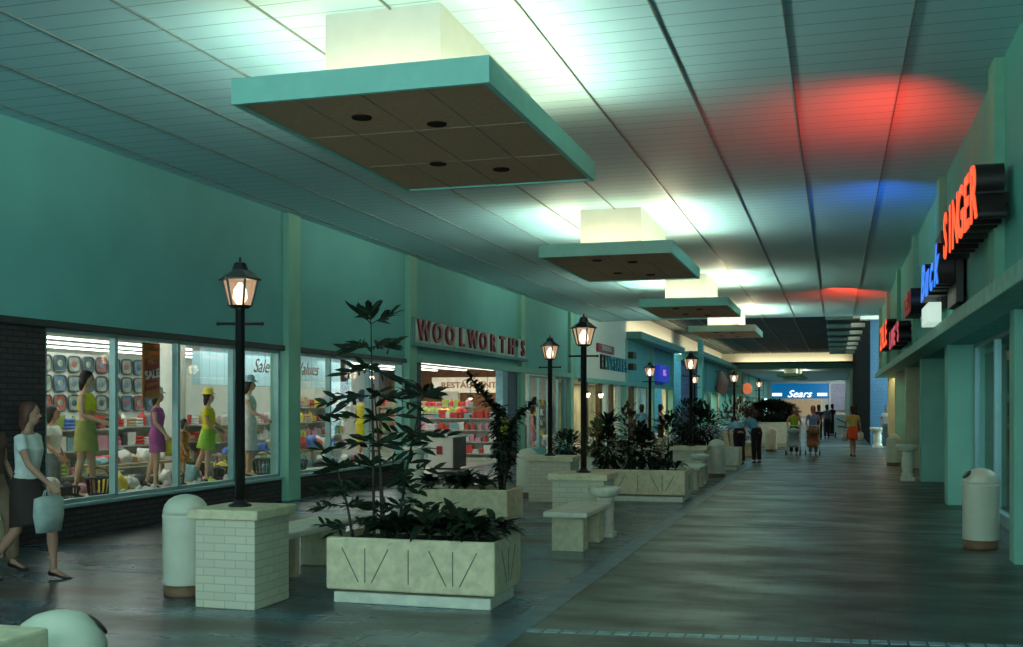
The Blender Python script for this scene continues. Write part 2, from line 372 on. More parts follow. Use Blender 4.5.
# the pier beside the side passage
NAVY = brick_mat('navy_tile', (0.03, 0.06, 0.13), (0.04, 0.08, 0.16), (0.01, 0.02, 0.04), 0.3, 0.3, axis='XZ')
struct('wall_pier', MB().box(-9.30, -8.25, 69.4, 70.0, 0, 4.5), NAVY)
struct('wall_pier_side', MB().box(-8.25, -7.95, 69.3, 70.0, 0, 5.8), LEDGE)
struct('trim_%d' % k, MB().box(-9.5, -7.9, 68.9, 69.4, 4.5, 4.85, 0.01), CORN); k += 1
struct('wall_passage', MB().box(-12, -9.4, 72, 72.3, 0, 5.0), mat('bright_passage_wall', (0.06, 0.28, 0.38), 0.5))
struct('wall_outer', MB().box(-14.2, -14.0, 41, 172, 0, 6.5), mat('outer_wall_paint', (0.10, 0.20, 0.22), 0.7))

# ---------------------------------------------------------------- right facade
RX = 1.59
struct('wall_right', MB().box(RX, RX + 0.3, -4, 44, 2.9, ZC), RWALL)
struct('trim_%d' % k, MB().box(1.46, 1.86, -4, 44, 2.72, 2.90, 0.01), mat('right_ledge_paint', (0.14, 0.44, 0.36), 0.5)); k += 1
struct('wall_right_soffit', MB().box(1.86, 2.4, -4, 44, 2.72, 2.9), RWALL)
for y in (5.8, 11.65, 17.5, 23.3, 29.2, 35.0, 40.9):
    struct('trim_%d' % k, MB().box(1.49, RX + 0.1, y, y + 0.42, 2.9, ZC - 0.005, 0.01), mat('right_pilaster', (0.17, 0.40, 0.28), 0.7, vary=0.05)); k += 1
CREAMP = mat('warm_cream_pier', (0.62, 0.60, 0.38), 0.6, vary=0.05)
for y, w, mm in ((6.2, 0.5, RPIER), (12.75, 0.34, RPIER), (20.0, 0.5, RPIER), (25.9, 0.5, RPIER), (31.4, 0.5, CREAMP), (36.6, 0.5, RPIER), (41.6, 0.5, CREAMP)):
    struct('trim_%d' % k, MB().box(1.83, 2.42, y, y + w, 0, 2.73, 0.012), mm); k += 1
# shop fronts of the right side
window(4, 13.1, 20.0, (15.4, 17.6), 0.12, 2.72, 2.3)
struct('wall_right_base', MB().box(2.25, 2.35, 13.1, 20.0, 0, 0.12), ALU)
window(5, 6.7, 12.75, (8.5, 10.6), 0.12, 2.72, 2.3)
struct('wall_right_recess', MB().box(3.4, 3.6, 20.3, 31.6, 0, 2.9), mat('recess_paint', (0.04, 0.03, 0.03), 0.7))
struct('wall_right_red', MB().box(2.3, 2.42, 33.2, 36.6, 0, 2.72), mat('maroon_panel', (0.16, 0.02, 0.02), 0.5))
struct('wall_right_cream', MB().box(2.3, 2.42, 31.9, 33.2, 0, 2.72), CREAMP)
struct('wall_right_cream_far', MB().box(2.3, 2.42, 37.1, 44, 0, 2.72), CREAMP)
struct('wall_right_back', MB().box(4.6, 4.8, -4, 44, 0, 2.95), mat('right_shop_back', (0.22, 0.34, 0.32), 0.7, vary=0.2, scale=3))
struct('ceiling_right_shop', MB().box(2.4, 4.8, -4, 44, 2.9, 3.0), PALE)
struct('floor_shop_right', MB().box(2.0, 4.8, -4, 44, -0.1, 0.005), mat('right_shop_floor', (0.08, 0.12, 0.13), 0.5))

# blue tiled pier at the court corner and the dark wall beyond
BLUE = brick_mat('blue_tile', (0.04, 0.13, 0.23), (0.05, 0.15, 0.26), (0.035, 0.11, 0.19), 0.15, 0.15, axis='XZ', bump=0.1)
struct('wall_blue', MB().box(1.41, 3.0, 48.0, 48.5, 0.0, 5.23), BLUE)
struct('trim_%d' % k, MB().box(1.0, 3.0, 47.5, 48.5, 5.23, 5.75), CREAM); k += 1
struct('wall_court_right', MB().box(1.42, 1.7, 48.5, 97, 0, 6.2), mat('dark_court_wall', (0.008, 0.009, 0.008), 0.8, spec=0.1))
for j in range(7):
    y = 50.5 + 5.6 * j
    o = thing('ceiling_beam', ('pale cross beam near the court ceiling nearest the blue tiled wall' if j == 0 else 'pale cross beam %s behind the first along the dark court wall' % ('one', 'two', 'three', 'four', 'five', 'six')[j - 1]), 'beam', (0, y, 5.45), 0, 'cross beams over the court')
    MB().box(-0.4, 1.42, 0, 0.3, 0, 0.2, 0.02).build('beam_body', mat('beam_paint', (0.16, 0.30, 0.24), 0.6), o)
    MB().box(0.75, 1.40, -0.03, 0.33, 0.04, 0.24, 0.01).build('lit_beam_end', CREAM, o)  # cream colour stands in for light falling on the wall end of the beam
struct('wall_right_far', MB().box(1.45, 1.75, 97, 170, 0, ZC), mat('far_right_paint', (0.16, 0.30, 0.26), 0.7))

# ---------------------------------------------------------------- far department store end wall
DB = mat('store_blue_panel', (0.01, 0.17, 0.42), 0.5, vary=0.1)
struct('wall_end', MB().box(-9.6, 3, 168, 168.4, 0, ZC + 0.2), CREAM)
S = thing('store_sign', 'big blue fascia with white script lettering across the far end of the mall', 'sign', (-5.0, 167.9, 3.75))
MB().box(-4.3, 4.15, -0.05, 0.08, -1.05, 1.10, 0.02).build('backboard', emit('store_blue_lit', (0.0, 0.20, 0.50), 0.35, (0.01, 0.17, 0.42)), S)
WL = emit('lit_white', (0.9, 1.0, 0.9), 1.0)
for x in (-3.25, 3.2):
    p = MB().box(x - 0.7, x + 0.7, -0.1, -0.02, -0.72, -0.28, 0.02).build('name_plate', WL, S)
glyph('script_letters', 'Sears', 1.45, 0.06, WL, S, (-0.1, -0.12, -0.45), FACE_S, 1.1, 0.4, bold=0.02)
F_ = mat('far_white_trim', (0.75, 0.82, 0.72), 0.6)
struct('trim_%d' % k, MB().box(-9.3, -9.0, 167.5, 168, 0, ZC), F_); k += 1
struct('trim_%d' % k, MB().box(-0.85, -0.55, 167.4, 168, 0, ZC), F_); k += 1
struct('wall_end_grey', MB().box(-0.5, 1.4, 167.6, 167.9, 0.9, 4.8), mat('far_grey_wall', (0.45, 0.46, 0.52), 0.6))
struct('door_4', MB().box(-7.2, -2.0, 167.6, 167.95, 0, 2.4), emit('far_shop_glow', (0.9, 0.7, 0.4), 0.2, (0.3, 0.2, 0.1)))  # glowing panel stands in for the lit shop interior

# ---------------------------------------------------------------- canopies
CW = 2.28; CL = 3.97
def make_canopy():
    o = thing('ceiling_canopy', 'x', 'canopy', (-3.74, 8.22, 4.23), 0, 'light canopies hung along the ceiling')
    b = MB(); x0, x1, y0, y1 = -CW / 2, CW / 2, 0, CL; t = 0.05; h = 0.215
    b.box(x0, x1, y0, y0 + t, 0, h); b.box(x0, x1, y1 - t, y1, 0, h); b.box(x0, x0 + t, y0 + t, y1 - t, 0, h); b.box(x1 - t, x1, y0 + t, y1 - t, 0, h)
    b.build('fascia', FASC, o)
    u = MB().box(x0 + t, x1 - t, y0 + t, y1 - t, 0.02, 0.06).build('underside', UNDER, o)
    gb = MB()
    for x in (-0.57, 0.0, 0.57): gb.box(x - 0.006, x + 0.006, y0 + t, y1 - t, 0.012, 0.03)
    for y in (1.33, 2.65): gb.box(x0 + t, x1 - t, y - 0.005, y + 0.005, 0.014, 0.03)
    gb.build('grid_bars', mat('underside_tracks', (0.42, 0.34, 0.22), 0.5), u)
    MB().box(-0.535, 0.535, 0.55, CL - 0.55, 0.06, ZC - 4.23).build('support_box', BOXW, o)
    for x, y in ((-0.28, 0.75), (0.28, 1.15), (-0.28, 2.7), (0.28, 3.15)):
        c = MB().lathe([(0.06, 0.0), (0.08, -0.012), (0.088, -0.012), (0.093, 0.01)], x, y, 0.018, 20).build('downlight', mat('downlight_rim', (0.04, 0.02, 0.015), 0.8, spec=0.1), o, True)
        MB().lathe([(0.072, 0), (0.072, 0.004)], x, y, 0.002, 18).build('lens', mat('downlight_lens', (0.02, 0.01, 0.01), 0.7, spec=0.1), c)
    for sx in (-0.85, 0.85):
        MB().tube([(sx, 0.3, 0.12), (sx, CL - 0.3, 0.12)], 0.02, n=8).build('fluorescent_tube', emit('tube_glow', (1.0, 0.95, 0.75), 3.0), o)
    return o
can = make_canopy()
ordn = ['nearest', 'second', 'third', 'fourth']
LAB = ['large brown-bottomed light canopy nearest the camera, with four dark downlights',
       'second light canopy from the camera, level with the pale shop entrance',
       'third light canopy from the camera', 'fourth light canopy, the last one before the court']
can['label'] = LAB[0]
WARM = (1.0, 0.84, 0.56); TEAL = (0.55, 1.0, 0.92)
def canopy_light(Y, dim=1.0):
    for sx in (-0.83, 0.83):
        area((-3.74 + sx, Y + CL / 2, 4.44), (-3.74 + sx * 1.0, Y + CL / 2, 5.2), 0.35, CL - 0.4, 12 * dim, WARM)
        area((-3.74 + sx * 1.15, Y + CL / 2, 4.47), (-3.74 + sx * 2.9, Y + CL / 2, 5.2), 0.1, CL - 0.4, 12 * dim, TEAL, 2.2)  # added teal fill aimed outward, widens the glow past the tubes
        area((-3.74 + sx * 1.1, Y + CL / 2, 4.46), (-3.74 + sx * 2.0, Y + CL / 2, 5.2), 0.1, CL - 0.4, 18 * dim, (1.0, 0.80, 0.50))  # added cream lamp aimed outward to spread the ceiling glow
    area((-3.74, Y + 0.28, 4.44), (-3.74, Y + 0.2, 5.2), 1.2, 0.3, 6 * dim, WARM)
    area((-3.74, Y + CL - 0.28, 4.44), (-3.74, Y + CL - 0.2, 5.2), 1.2, 0.3, 6 * dim, WARM)
canopy_light(8.22); canopy_light(-1.8)
for i in range(1, 4):
    Y = 8.22 + 10.03 * i; dup(can, (-3.74, Y, 4.23), 0, LAB[i]); canopy_light(Y, 1.0 + 0.3 * i)
for i, Y in enumerate((98.5, 110.0)):
    dup(can, (-3.74, Y, 4.23), 0, ['light canopy just beyond the court', 'farthest light canopy, close to the blue fascia'][i])
    area((-3.74 + 0.83, Y + 2, 4.44), (-2.9, Y + 2, 5.2), 0.35, 3.5, 45, WARM); area((-3.74 - 0.83, Y + 2, 4.44), (-4.57, Y + 2, 5.2), 0.35, 3.5, 45, WARM)
area((-4, 140, 5.0), (-4, 140, 0), 8, 40, 600, (0.9, 0.95, 0.9)); area((0.4, 162, 4.6), (0.4, 168, 2.5), 1.2, 1, 90, (0.9, 0.88, 1.0))  # second lamp is added to brighten the grey end wall

# court cove lamps, then a corner lamp and ambient fill
area((-8.85, 58.3, 5.14), (-9.3, 58.3, 5.9), 0.3, 15, 90, WARM)
area((-8.3, 83, 5.14), (-9.3, 83, 5.9), 0.3, 26, 160, WARM)
area((-3.5, 96.45, 5.10), (-3.5, 97, 5.8), 9, 0.3, 75, WARM)
area((0.9, 66, 5.9), (1.0, 66, 5.5), 0.3, 34, 40, (0.8, 1, 0.9))
area((-4, 46.6, 5.9), (2.0, 47.5, 5.4), 1, 1, 45, (0.85, 1, 0.9))
area((-4, 70, 6.05), (-4, 70, 0), 8, 40, 420, (0.35, 0.75, 0.9))  # broad teal ambient fill added under the court ceiling, not in a cove

# ---------------------------------------------------------------- neon signs on the right
def neon(name, txt, y_far, y_near, z0, z1, col, s, label, side=(0.02, 0.01, 0.01), Xf=1.25, depth=0.25, shear=0, per=True):
    o = thing('neon_sign', label, 'sign', (Xf, (y_far + y_near) / 2, (z0 + z1) / 2))
    L = y_far - y_near; h = (z1 - z0); n = len(txt); mf = emit(name + '_face', col, s, (0.4, 0.05, 0.03)); md = mat(name + '_side', side, 0.5)
    for i, ch in enumerate(txt):
        y = L / 2 - L * (i + 0.5) / n
        q = glyph('letter', ch, h * 1.36, depth, md, o, (depth / 2 + 0.012, y, 0), FACE_W, L / n / (h * 0.86), shear, bold=0.02)
        f = glyph('letter_face', ch, h * 1.36, 0.012, mf, q, (0, 0, depth / 2 + 0.007), (0, 0, 0), 1, shear, bold=0.014)
    MB().box(depth + 0.02, RX - Xf + 0.005, -L * 0.38, L * 0.38, -0.05, 0.05, 0.005).build('mounting_rail', md, o)
    return o
neon('red_letter', 'SINGER', 14.25, 10.95, 3.40, 3.95, (1.0, 0.10, 0.03), 0.85, 'glowing orange-red block letters SINGER on the right wall, nearest sign')
o = neon('blue_letter', 'Buck', 17.9, 14.9, 3.22, 3.75, (0.0, 0.22, 0.9), 0.75, 'glowing blue slanted letters on the right wall behind the red SINGER letters', shear=0.3)
MB().box(0.02, 0.2, 0.3, 1.5, -0.60, -0.32, 0.01).build('white_plate', emit('plate_glow', (0.75, 1, 0.85), 0.45), o)
MB().box(0.21, 0.3, 0.5, 1.45, -0.4, 0.72, 0.01).build('dark_back_panel', IRON, o)
MB().box(0.21, 0.3, -1.6, -0.5, -0.5, 0.72, 0.01).build('dark_back_panel', IRON, o)
o = neon('maroon_letter', 'DELI', 21.9, 20.1, 3.3, 3.7, (0.4, 0.03, 0.02), 0.18, 'small dark maroon sign on the right wall beyond the blue letters')
o = neon('pink_letter', "LANE'S", 28.0, 23.9, 3.0, 3.42, (0.7, 0.08, 0.12), 0.45, 'dim pinkish-red letters on the right wall before the far red sign')
o = neon('farred_letter', 'ZALE', 33.5, 29.3, 3.2, 3.85, (1.0, 0.08, 0.02), 0.85, 'far glowing red letters on the right wall nearest the blue tiled pier')
REDL = (1.0, 0.03, 0.01); BLUL = (0.0, 0.18, 1.0)
area((0.8, 13.2, 3.98), (0.2, 13.9, 5.1), 0.8, 2.2, 30, REDL, 2.4)
area((1.0, 18.2, 3.95), (0.4, 19.6, 5.1), 0.6, 1.8, 9, BLUL, 2.4)
area((0.9, 34.6, 4.0), (0.2, 36.2, 5.1), 0.7, 4.0, 60, REDL, 2.4)

# signs of the left shops
o = thing('store_sign', 'small dark red sign above blue-green letters on the pale shop front', 'sign', (LX + 0.06, 45.4, 4.05))
MB().box(0.0, 0.1, -1.6, 1.7, -0.17, 0.17, 0.01).build('backboard', RED, o)
glyph('letters', 'THOMAS', 0.30, 0.02, PALE, o, (0.11, 0, 0), FACE_E, 1.6)
o = thing('store_sign', 'wide row of dark to turquoise letters on the pale shop front', 'sign', (LX + 0.06, 47.3, 3.46))
LT = mat('turquoise_letter', (0.03, 0.28, 0.36), 0.4)
for i, ch in enumerate('ELVTSALES'):
    glyph('letter', ch, 0.82, 0.08, IRON if i < 2 else LT, o, (0.05, -2.6 + i * 0.68, 0), FACE_E, 1.2, bold=0.02)
for z, ww in ((3.9, 'upper'), (3.35, 'lower')):
    o = MB().box(LX, LX + 0.3, 51.0, 51.9, z, z + 0.3, 0.02).build('wall_plaque', mat('olive_plaque', (0.05, 0.06, 0.02), 0.5))
    tag(o, '%s of two small dark plaques beside the pale shop front' % ww, 'plaque')
o = thing('store_sign', 'small deep blue square sign on the left wall past the pale shop', 'sign', (LX, 61, 3.46))
MB().box(0.0, 0.3, -2.0, 1.6, -0.48, 0.42, 0.03).build('backboard', emit('blue_box', (0.02, 0.04, 0.45), 0.5, (0.03, 0.05, 0.4)), o)
glyph('letters', 'BIG', 0.5, 0.02, emit('pink_dim', (0.5, 0.1, 0.6), 0.6), o, (0.32, -0.2, 0), FACE_E, 1.5)
o = thing('hanging_banner', 'pinkish orange hanging banner on the far left facade', 'banner', (-8.5, 83, 3.6))
MB().tube([(0, 0, -0.6), (0.25, 0.2, -0.9), (0.5, 0, -0.2), (0.3, 0, 0.6)], [(0.1, 0.5), (0.5, 0.5), (0.5, 0.4), (0.2, 0.2)]).build('cloth', mat('salmon_cloth', (0.65, 0.28, 0.20), 0.8), o, True)
MB().tube([(-0.1, 0, 0.62), (0.9, 0, 0.62)], 0.03).build('bracket', IRON, o)
o = thing('store_sign', 'small round orange sign far down the left side', 'sign', (-9.0, 116, 3.4))
MB().ell((0.3, 0, 0), (0.5, 1.2, 0.6)).build('disc', emit('orange_disc', (0.8, 0.2, 0.08), 0.5, (0.6, 0.2, 0.1)), o, True)
MB().box(0, 0.3, -0.1, 0.1, -0.1, 0.1).build('bracket', IRON, o)

# ---------------------------------------------------------------- street lamps on brick pedestals
LG = bpy.data.materials.new('lantern_glass'); LG.use_nodes = True; _n = LG.node_tree; _n.nodes.clear()
_o = _n.nodes.new('ShaderNodeOutputMaterial'); _m = _n.nodes.new('ShaderNodeMixShader'); _m.inputs[0].default_value = 0.45
_t = _n.nodes.new('ShaderNodeBsdfTransparent'); _e = _n.nodes.new('ShaderNodeEmission'); _e.inputs[0].default_value = (1.0, 0.62, 0.36, 1); _e.inputs[1].default_value = 0.55
_n.links.new(_t.outputs[0], _m.inputs[1]); _n.links.new(_e.outputs[0], _m.inputs[2]); _n.links.new(_m.outputs[0], _o.inputs[0])
LB = emit('lantern_bulb', (1.0, 0.82, 0.58), 2.2)
def frust(b, z0, r0, z1, r1, n=4, rot=PI / 4, cap=True):
    A = [b.bm.verts.new((r0 * math.cos(rot + 2 * PI * k / n), r0 * math.sin(rot + 2 * PI * k / n), z0)) for k in range(n)]
    B = [b.bm.verts.new((r1 * math.cos(rot + 2 * PI * k / n), r1 * math.sin(rot + 2 * PI * k / n), z1)) for k in range(n)]
    for k in range(n): b.bm.faces.new((A[k], A[(k + 1) % n], B[(k + 1) % n], B[k]))
    if cap: b.bm.faces.new(A[::-1]); b.bm.faces.new(B)
def make_lamp():
    o = thing('street_lamp', 'x', 'street lamp', (0, 0, 0), 0, 'black lantern posts')
    MB().lathe([(0.10, 0), (0.10, 0.015), (0.06, 0.03), (0.045, 0.06)], n=16).build('base_plate', IRON, o, True)
    MB().lathe([(0.043, 0.02), (0.041, 1.69), (0.05, 1.70), (0.03, 1.72)], n=14).build('pole', IRON, o, True)
    MB().tube([(-0.185, 0, 1.57), (0.185, 0, 1.57)], 0.012, n=8).ell((-0.19, 0, 1.57), (0.018,) * 3, 8).ell((0.19, 0, 1.57), (0.018,) * 3, 8).build('ladder_bar', IRON, o, True)
    fr = MB(); r0, r1 = 0.098, 0.152; z0, z1 = 1.725, 1.94
    frust(fr, 1.70, 0.075, z0, r0 + 0.012, 6, 0)
    for k in range(6):
        a = 2 * PI * k / 6
        fr.tube([(r0 * math.cos(a), r0 * math.sin(a), z0), (r1 * math.cos(a), r1 * math.sin(a), z1)], 0.010, n=6)
    fr.build('cage', IRON, o)
    g = MB(); frust(g, z0, r0 - 0.008, z1, r1 - 0.008, 6, 0); g.build('glass', LG, o)
    MB().lathe([(0.03, 1.735), (0.065, 1.79), (0.058, 1.86), (0.015, 1.925)], n=12).build('bulb', LB, o, True)
    rf = MB(); frust(rf, z1, 0.185, z1 + 0.012, 0.185, 6, 0); frust(rf, z1 + 0.012, 0.178, z1 + 0.09, 0.075, 6, 0)
    rf.lathe([(0.068, z1 + 0.08), (0.068, z1 + 0.10), (0.05, z1 + 0.15), (0.012, z1 + 0.165), (0.008, z1 + 0.2)], n=12); rf.build('roof', IRON, o)
    return o
LAMP = make_lamp(); LAMP.location = (-4.91, 8.42, 0.83)
def pedestal(x0, x1, y0, y1, h, label):
    o = thing('lamp_pedestal', label, 'pedestal', ((x0 + x1) / 2, (y0 + y1) / 2, 0), 0, 'brick lamp pedestals')
    w = (x1 - x0) / 2; d = (y1 - y0) / 2
    MB().box(-w, w, -d, d, 0, h - 0.08, 0.008).build('brick_base', WBRICK, o)
    MB().box(-w - 0.05, w + 0.05, -d - 0.05, d + 0.05, h - 0.085, h, 0.014).build('cap', CONC, o)
    return o
def lamp_at(x, y, z, label, pw=6):
    o = dup(LAMP, (x, y, z), 0, label); point((x, y, z + 1.83), pw, (1, 0.8, 0.5), 0.12); return o
LAMP['label'] = 'black lantern post on the white brick pedestal nearest the camera'
LAMP.rotation_euler = (0, 0, 0.27)
# the lamp's own light shines from inside its lantern, past the glass
point((-4.87, 8.42, 0.83 + 1.83), 5, (1, 0.8, 0.5), 0.12)
pedestal(-5.16, -4.60, 8.12, 8.72, 0.83, 'white painted brick lamp pedestal nearest the camera, beside a domed bin')
pedestal(-5.16, -4.40, 18.6, 19.3, 0.80, 'white brick lamp pedestal beyond the second planter, domed bin on its left')
lamp_at(-4.86, 18.95, 0.80, 'black lantern post on the left row, in front of the third shop window')
pedestal(-3.60, -2.90, 14.15, 14.85, 0.79, 'white lamp pedestal just behind the concrete bench in mid walkway')
lamp_at(-3.25, 14.5, 0.79, 'tall black lantern post behind the concrete bench in mid walkway')
pedestal(-3.45, -2.75, 24.4, 25.1, 0.78, 'lamp pedestal between the V-scored planter and the domed bin')
lamp_at(-3.10, 24.8, 0.78, 'black lantern post seen against the dark blue pier')
pedestal(-5.3, -4.6, 30.2, 30.9, 0.78, 'lamp pedestal in the left row, mostly hidden by planting')
lamp_at(-4.95, 30.5, 0.78, 'black lantern post in front of the yellow lit shop opening')
pedestal(-5.3, -4.6, 40.2, 40.9, 0.78, 'farther lamp pedestal of the left row, hidden behind bushes')
lamp_at(-4.93, 40.5, 0.78, 'small black lantern post just right of the dark blue pier')
pedestal(-3.7, -3.0, 38.2, 38.9, 0.78, 'lamp pedestal behind the people in blue shirts')
lamp_at(-3.33, 38.5, 0.78, 'black lantern post above the people in blue shirts')
pedestal(-3.6, -2.9, 50.2, 50.9, 0.78, 'far lamp pedestal beside the big dark hedge')
lamp_at(-3.27, 50.5, 0.78, 'far black lantern post left of the blue fascia', 10)

# ---------------------------------------------------------------- bins, urns, benches
def make_bin():
    o = thing('litter_bin', 'x', 'bin', (0, 0, 0), 0, 'domed litter bins')
    MB().lathe([(0.175, 0), (0.18, 0.01), (0.18, 0.10)], n=28).build('foot_ring', BINB, o, True)
    MB().lathe([(0.187, 0.10), (0.19, 0.11), (0.19, 0.69), (0.193, 0.70), (0.193, 0.72), (0.186, 0.725)], n=28).build('drum', BINW, o, True)
    d = MB().lathe([(0.188, 0.725), (0.186, 0.76), (0.170, 0.81), (0.140, 0.85), (0.095, 0.88), (0.045, 0.895), (0.01, 0.9)], n=28).build('dome_lid', BINW, o, True)
    M = Matrix.Rotation(0.85, 4, 'Y')
    MB().ell((0.148, 0, 0.825), (0.058, 0.085, 0.016), 16, M.to_3x3()).build('push_flap', IRON, d, True)
    return o
BIN = make_bin(); BIN.location = (-5.60, 8.66, 0); BIN.scale = (1.06, 1.06, 1); BIN.rotation_euler = (0, 0, PI * 0.75)
BIN['label'] = 'domed litter bin beside the nearest lamp pedestal'
dup(BIN, (-3.02, 3.76, 0), 0.9, 'domed litter bin cut off by the bottom edge of the photo').scale = (1, 1, 0.965)
dup(BIN, (-5.46, 19.6, 0), 2.2, 'domed litter bin left of the brick pedestal by the third shop window')
dup(BIN, (-2.66, 26.1, 0), 2.5, 'domed litter bin right of the lamp pedestal, before the people in blue')
dup(BIN, (-2.22, 41.0, 0), 2.5, 'distant domed litter bin beside the hedge planter')
b = dup(BIN, (1.66, 14.1, 0), PI * 1.05, 'large domed litter bin with open flap at the right wall'); b.scale = (1.07, 1.07, 1.06)
b = dup(BIN, (1.57, 32.5, 0), PI, 'domed litter bin at the right wall behind the pedestal urn'); b.scale = (1, 1, 1)
pedestal(-3.55, -2.90, 2.85, 3.45, 0.86, 'pedestal corner cut off by the bottom left of the photo')

def make_urn():
    o = thing('ash_urn', 'x', 'ash urn', (0, 0, 0), 0, 'pedestal ash urns')
    MB().box(-0.15, 0.15, -0.15, 0.15, 0, 0.07, 0.01).build('foot', CONC2, o)
    MB().lathe([(0.13, 0.07), (0.135, 0.12), (0.105, 0.16), (0.12, 0.2), (0.125, 0.42), (0.10, 0.47), (0.13, 0.5), (0.11, 0.53)], n=20).build('stem', CONC2, o, True)
    MB().lathe([(0.13, 0.53), (0.20, 0.56), (0.23, 0.62), (0.235, 0.66), (0.20, 0.665), (0.19, 0.63)], n=24).build('bowl', CONC2, o, True)
    return o
URN = make_urn(); URN.location = (-2.86, 13.99, 0); URN.scale = (0.9, 0.9, 0.97); URN['label'] = 'pale ash urn between the concrete bench and the lamp pedestal'
dup(URN, (1.56, 26.2, 0), 0, 'ash urn on the right walkway beside the domed bin').scale = (1, 1, 1.24)
dup(URN, (1.62, 46.2, 0), 0, 'ash urn standing before the blue tiled pier').scale = (1.3, 1.3, 1.2)
dup(URN, (-2.8, 23.9, 0), 0, 'ash urn beyond the second bench')
dup(URN, (-8.7, 22.3, 0), 0, 'ash urn left of the shop entrance').scale = (1.3, 1.3, 1.2)
dup(URN, (-7.6, 29.8, 0), 0, 'ash urn before the third shop window').scale = (1.1, 1.1, 1.3)

def make_bench():
    o = thing('concrete_bench', 'x', 'bench', (0, 0, 0), 0, 'concrete slab benches')
    MB().box(-0.26, 0.26, 0, 1.5, 0.40, 0.47, 0.02).build('seat_slab', CONC2, o)
    for y in (0.16, 1.06):
        MB().box(-0.19, 0.19, y, y + 0.07, 0, 0.40, 0.008).box(-0.19, 0.19, y + 0.20, y + 0.27, 0, 0.40, 0.008).box(-0.06, 0.06, y + 0.07, y + 0.2, 0, 0.40).build('support', CONC, o)
    return o
BEN = make_bench(); BEN.location = (-2.98, 12.28, 0); BEN['label'] = 'concrete slab bench in mid walkway, in front of the ash urn'
b = dup(BEN, (-5.28, 9.35, 0), 0, 'concrete bench partly hidden behind the nearest lamp pedestal'); b.scale = (1, 1.2, 1)
dup(BEN, (-2.82, 21.9, 0), 0, 'concrete bench beyond the V-scored planter')
dup(BEN, (-9.09, 9.05, 0), 0.0, 'concrete bench cut off at the left edge, behind the walking woman').scale = (1, 1, 1.06)
dup(BEN, (-2.75, 37.2, 0), 0, 'far cream bench behind the people in blue shirts')

# ---------------------------------------------------------------- planters
def planter(x0, x1, y0, y1, h, label, marks=True, m1=None):
    m1 = m1 or CONC
    o = thing('planter_box', label, 'planter', ((x0 + x1) / 2, (y0 + y1) / 2, 0), 0, 'concrete planter boxes')
    w = (x1 - x0) / 2; d = (y1 - y0) / 2; t = 0.06; z = 0.12
    MB().box(-w + 0.05, w - 0.05, -d + 0.05, d - 0.05, 0, z - 0.025, 0.01).build('plinth', CONC2, o)
    b = MB().box(-w, w, -d, d, z, h, 0.02)
    top = max(b.bm.faces, key=lambda f: (f.calc_center_median().z, f.calc_area()))
    r = bmesh.ops.inset_individual(b.bm, faces=[top], thickness=t); 
    bmesh.ops.translate(b.bm, verts=list(top.verts), vec=(0, 0, -0.09))
    body = b.build('box_body', m1, o)
    if marks:
        zm, zt = z + 0.07, h - 0.09; seg = []
        for cx in (-w * 0.52, w * 0.52):
            for dx in (-0.17, 0.0, 0.17): seg.append(((cx + dx * 0.35, -d - 0.001, zm), (cx + dx * 1.25, -d - 0.001, zt)))
        seg.append(((0, -d - 0.001, zm), (0, -d - 0.001, zt)))
        for dy in (-0.16, 0.0, 0.16): seg.append(((w + 0.001, dy * 0.35, zm), (w + 0.001, dy * 1.25, zt)))
        for a, c_ in seg: MB().tube([a, c_], 0.005, n=6).build('scored_line', GROOVE, body)
    MB().box(-w + t, w - t, -d + t, d - t, h - 0.1, h - 0.05, 0.01).build('soil', SOIL, o)
    return o
planter(-4.20, -2.68, 8.62, 9.42, 0.57, 'nearest concrete planter box with scored V marks on its front')
planter(-5.65, -4.28, 14.35, 15.15, 0.54, 'second concrete planter box, holding the tall dark branching plant', False)
planter(-4.17, -2.50, 19.2, 20.4, 0.56, 'concrete planter box with scored V marks behind the mid walkway bench')
planter(-6.2, -4.5, 23.3, 24.4, 0.56, 'pale bluish planter box behind the V-scored one, left row', False, CONC2)
planter(-4.0, -2.4, 29.1, 30.2, 0.58, 'small looking far planter right of the domed bin', False, CONC2)
planter(-5.25, -3.6, 34.0, 35.2, 0.58, 'far pale planter box left of the lamp pedestal', False, CONC2)
planter(-3.2, -1.75, 46.0, 47.4, 1.0, 'tall far planter under the big dark hedge', False, CONC2)

def put(mb, name, label, cat, m, parts=(), group=None, loc=(0, 0, 0)): ...
def rosette(x, y, z, label, n=22, L=0.34, W=0.06, m=LEAF, droop=0.6, seed=1, group='leafy rosettes in the planters'):
    r = random.Random(seed); o = thing('leafy_plant', label, 'plant', (x, y, z), 0, group)
    b = MB()
    for i in range(n):
        a = r.uniform(0, 2 * PI); e = r.uniform(0.30, 1.15); l = L * r.uniform(0.7, 1.15)
        b.leaf((0.02 * math.cos(a), 0.02 * math.sin(a), 0.06 + 0.08 * r.random()), (math.cos(a) * math.cos(e), math.sin(a) * math.cos(e), math.sin(e)), (0, 0, 1), l, W * r.uniform(0.8, 1.3), droop * r.uniform(0.5, 1.3))
    b.build('foliage', m, o, recalc=False)
    MB().tube([(0, 0, -0.03), (0, 0, 0.08)], [0.02, 0.012], n=8).build('stem', STEM, o)
    return o
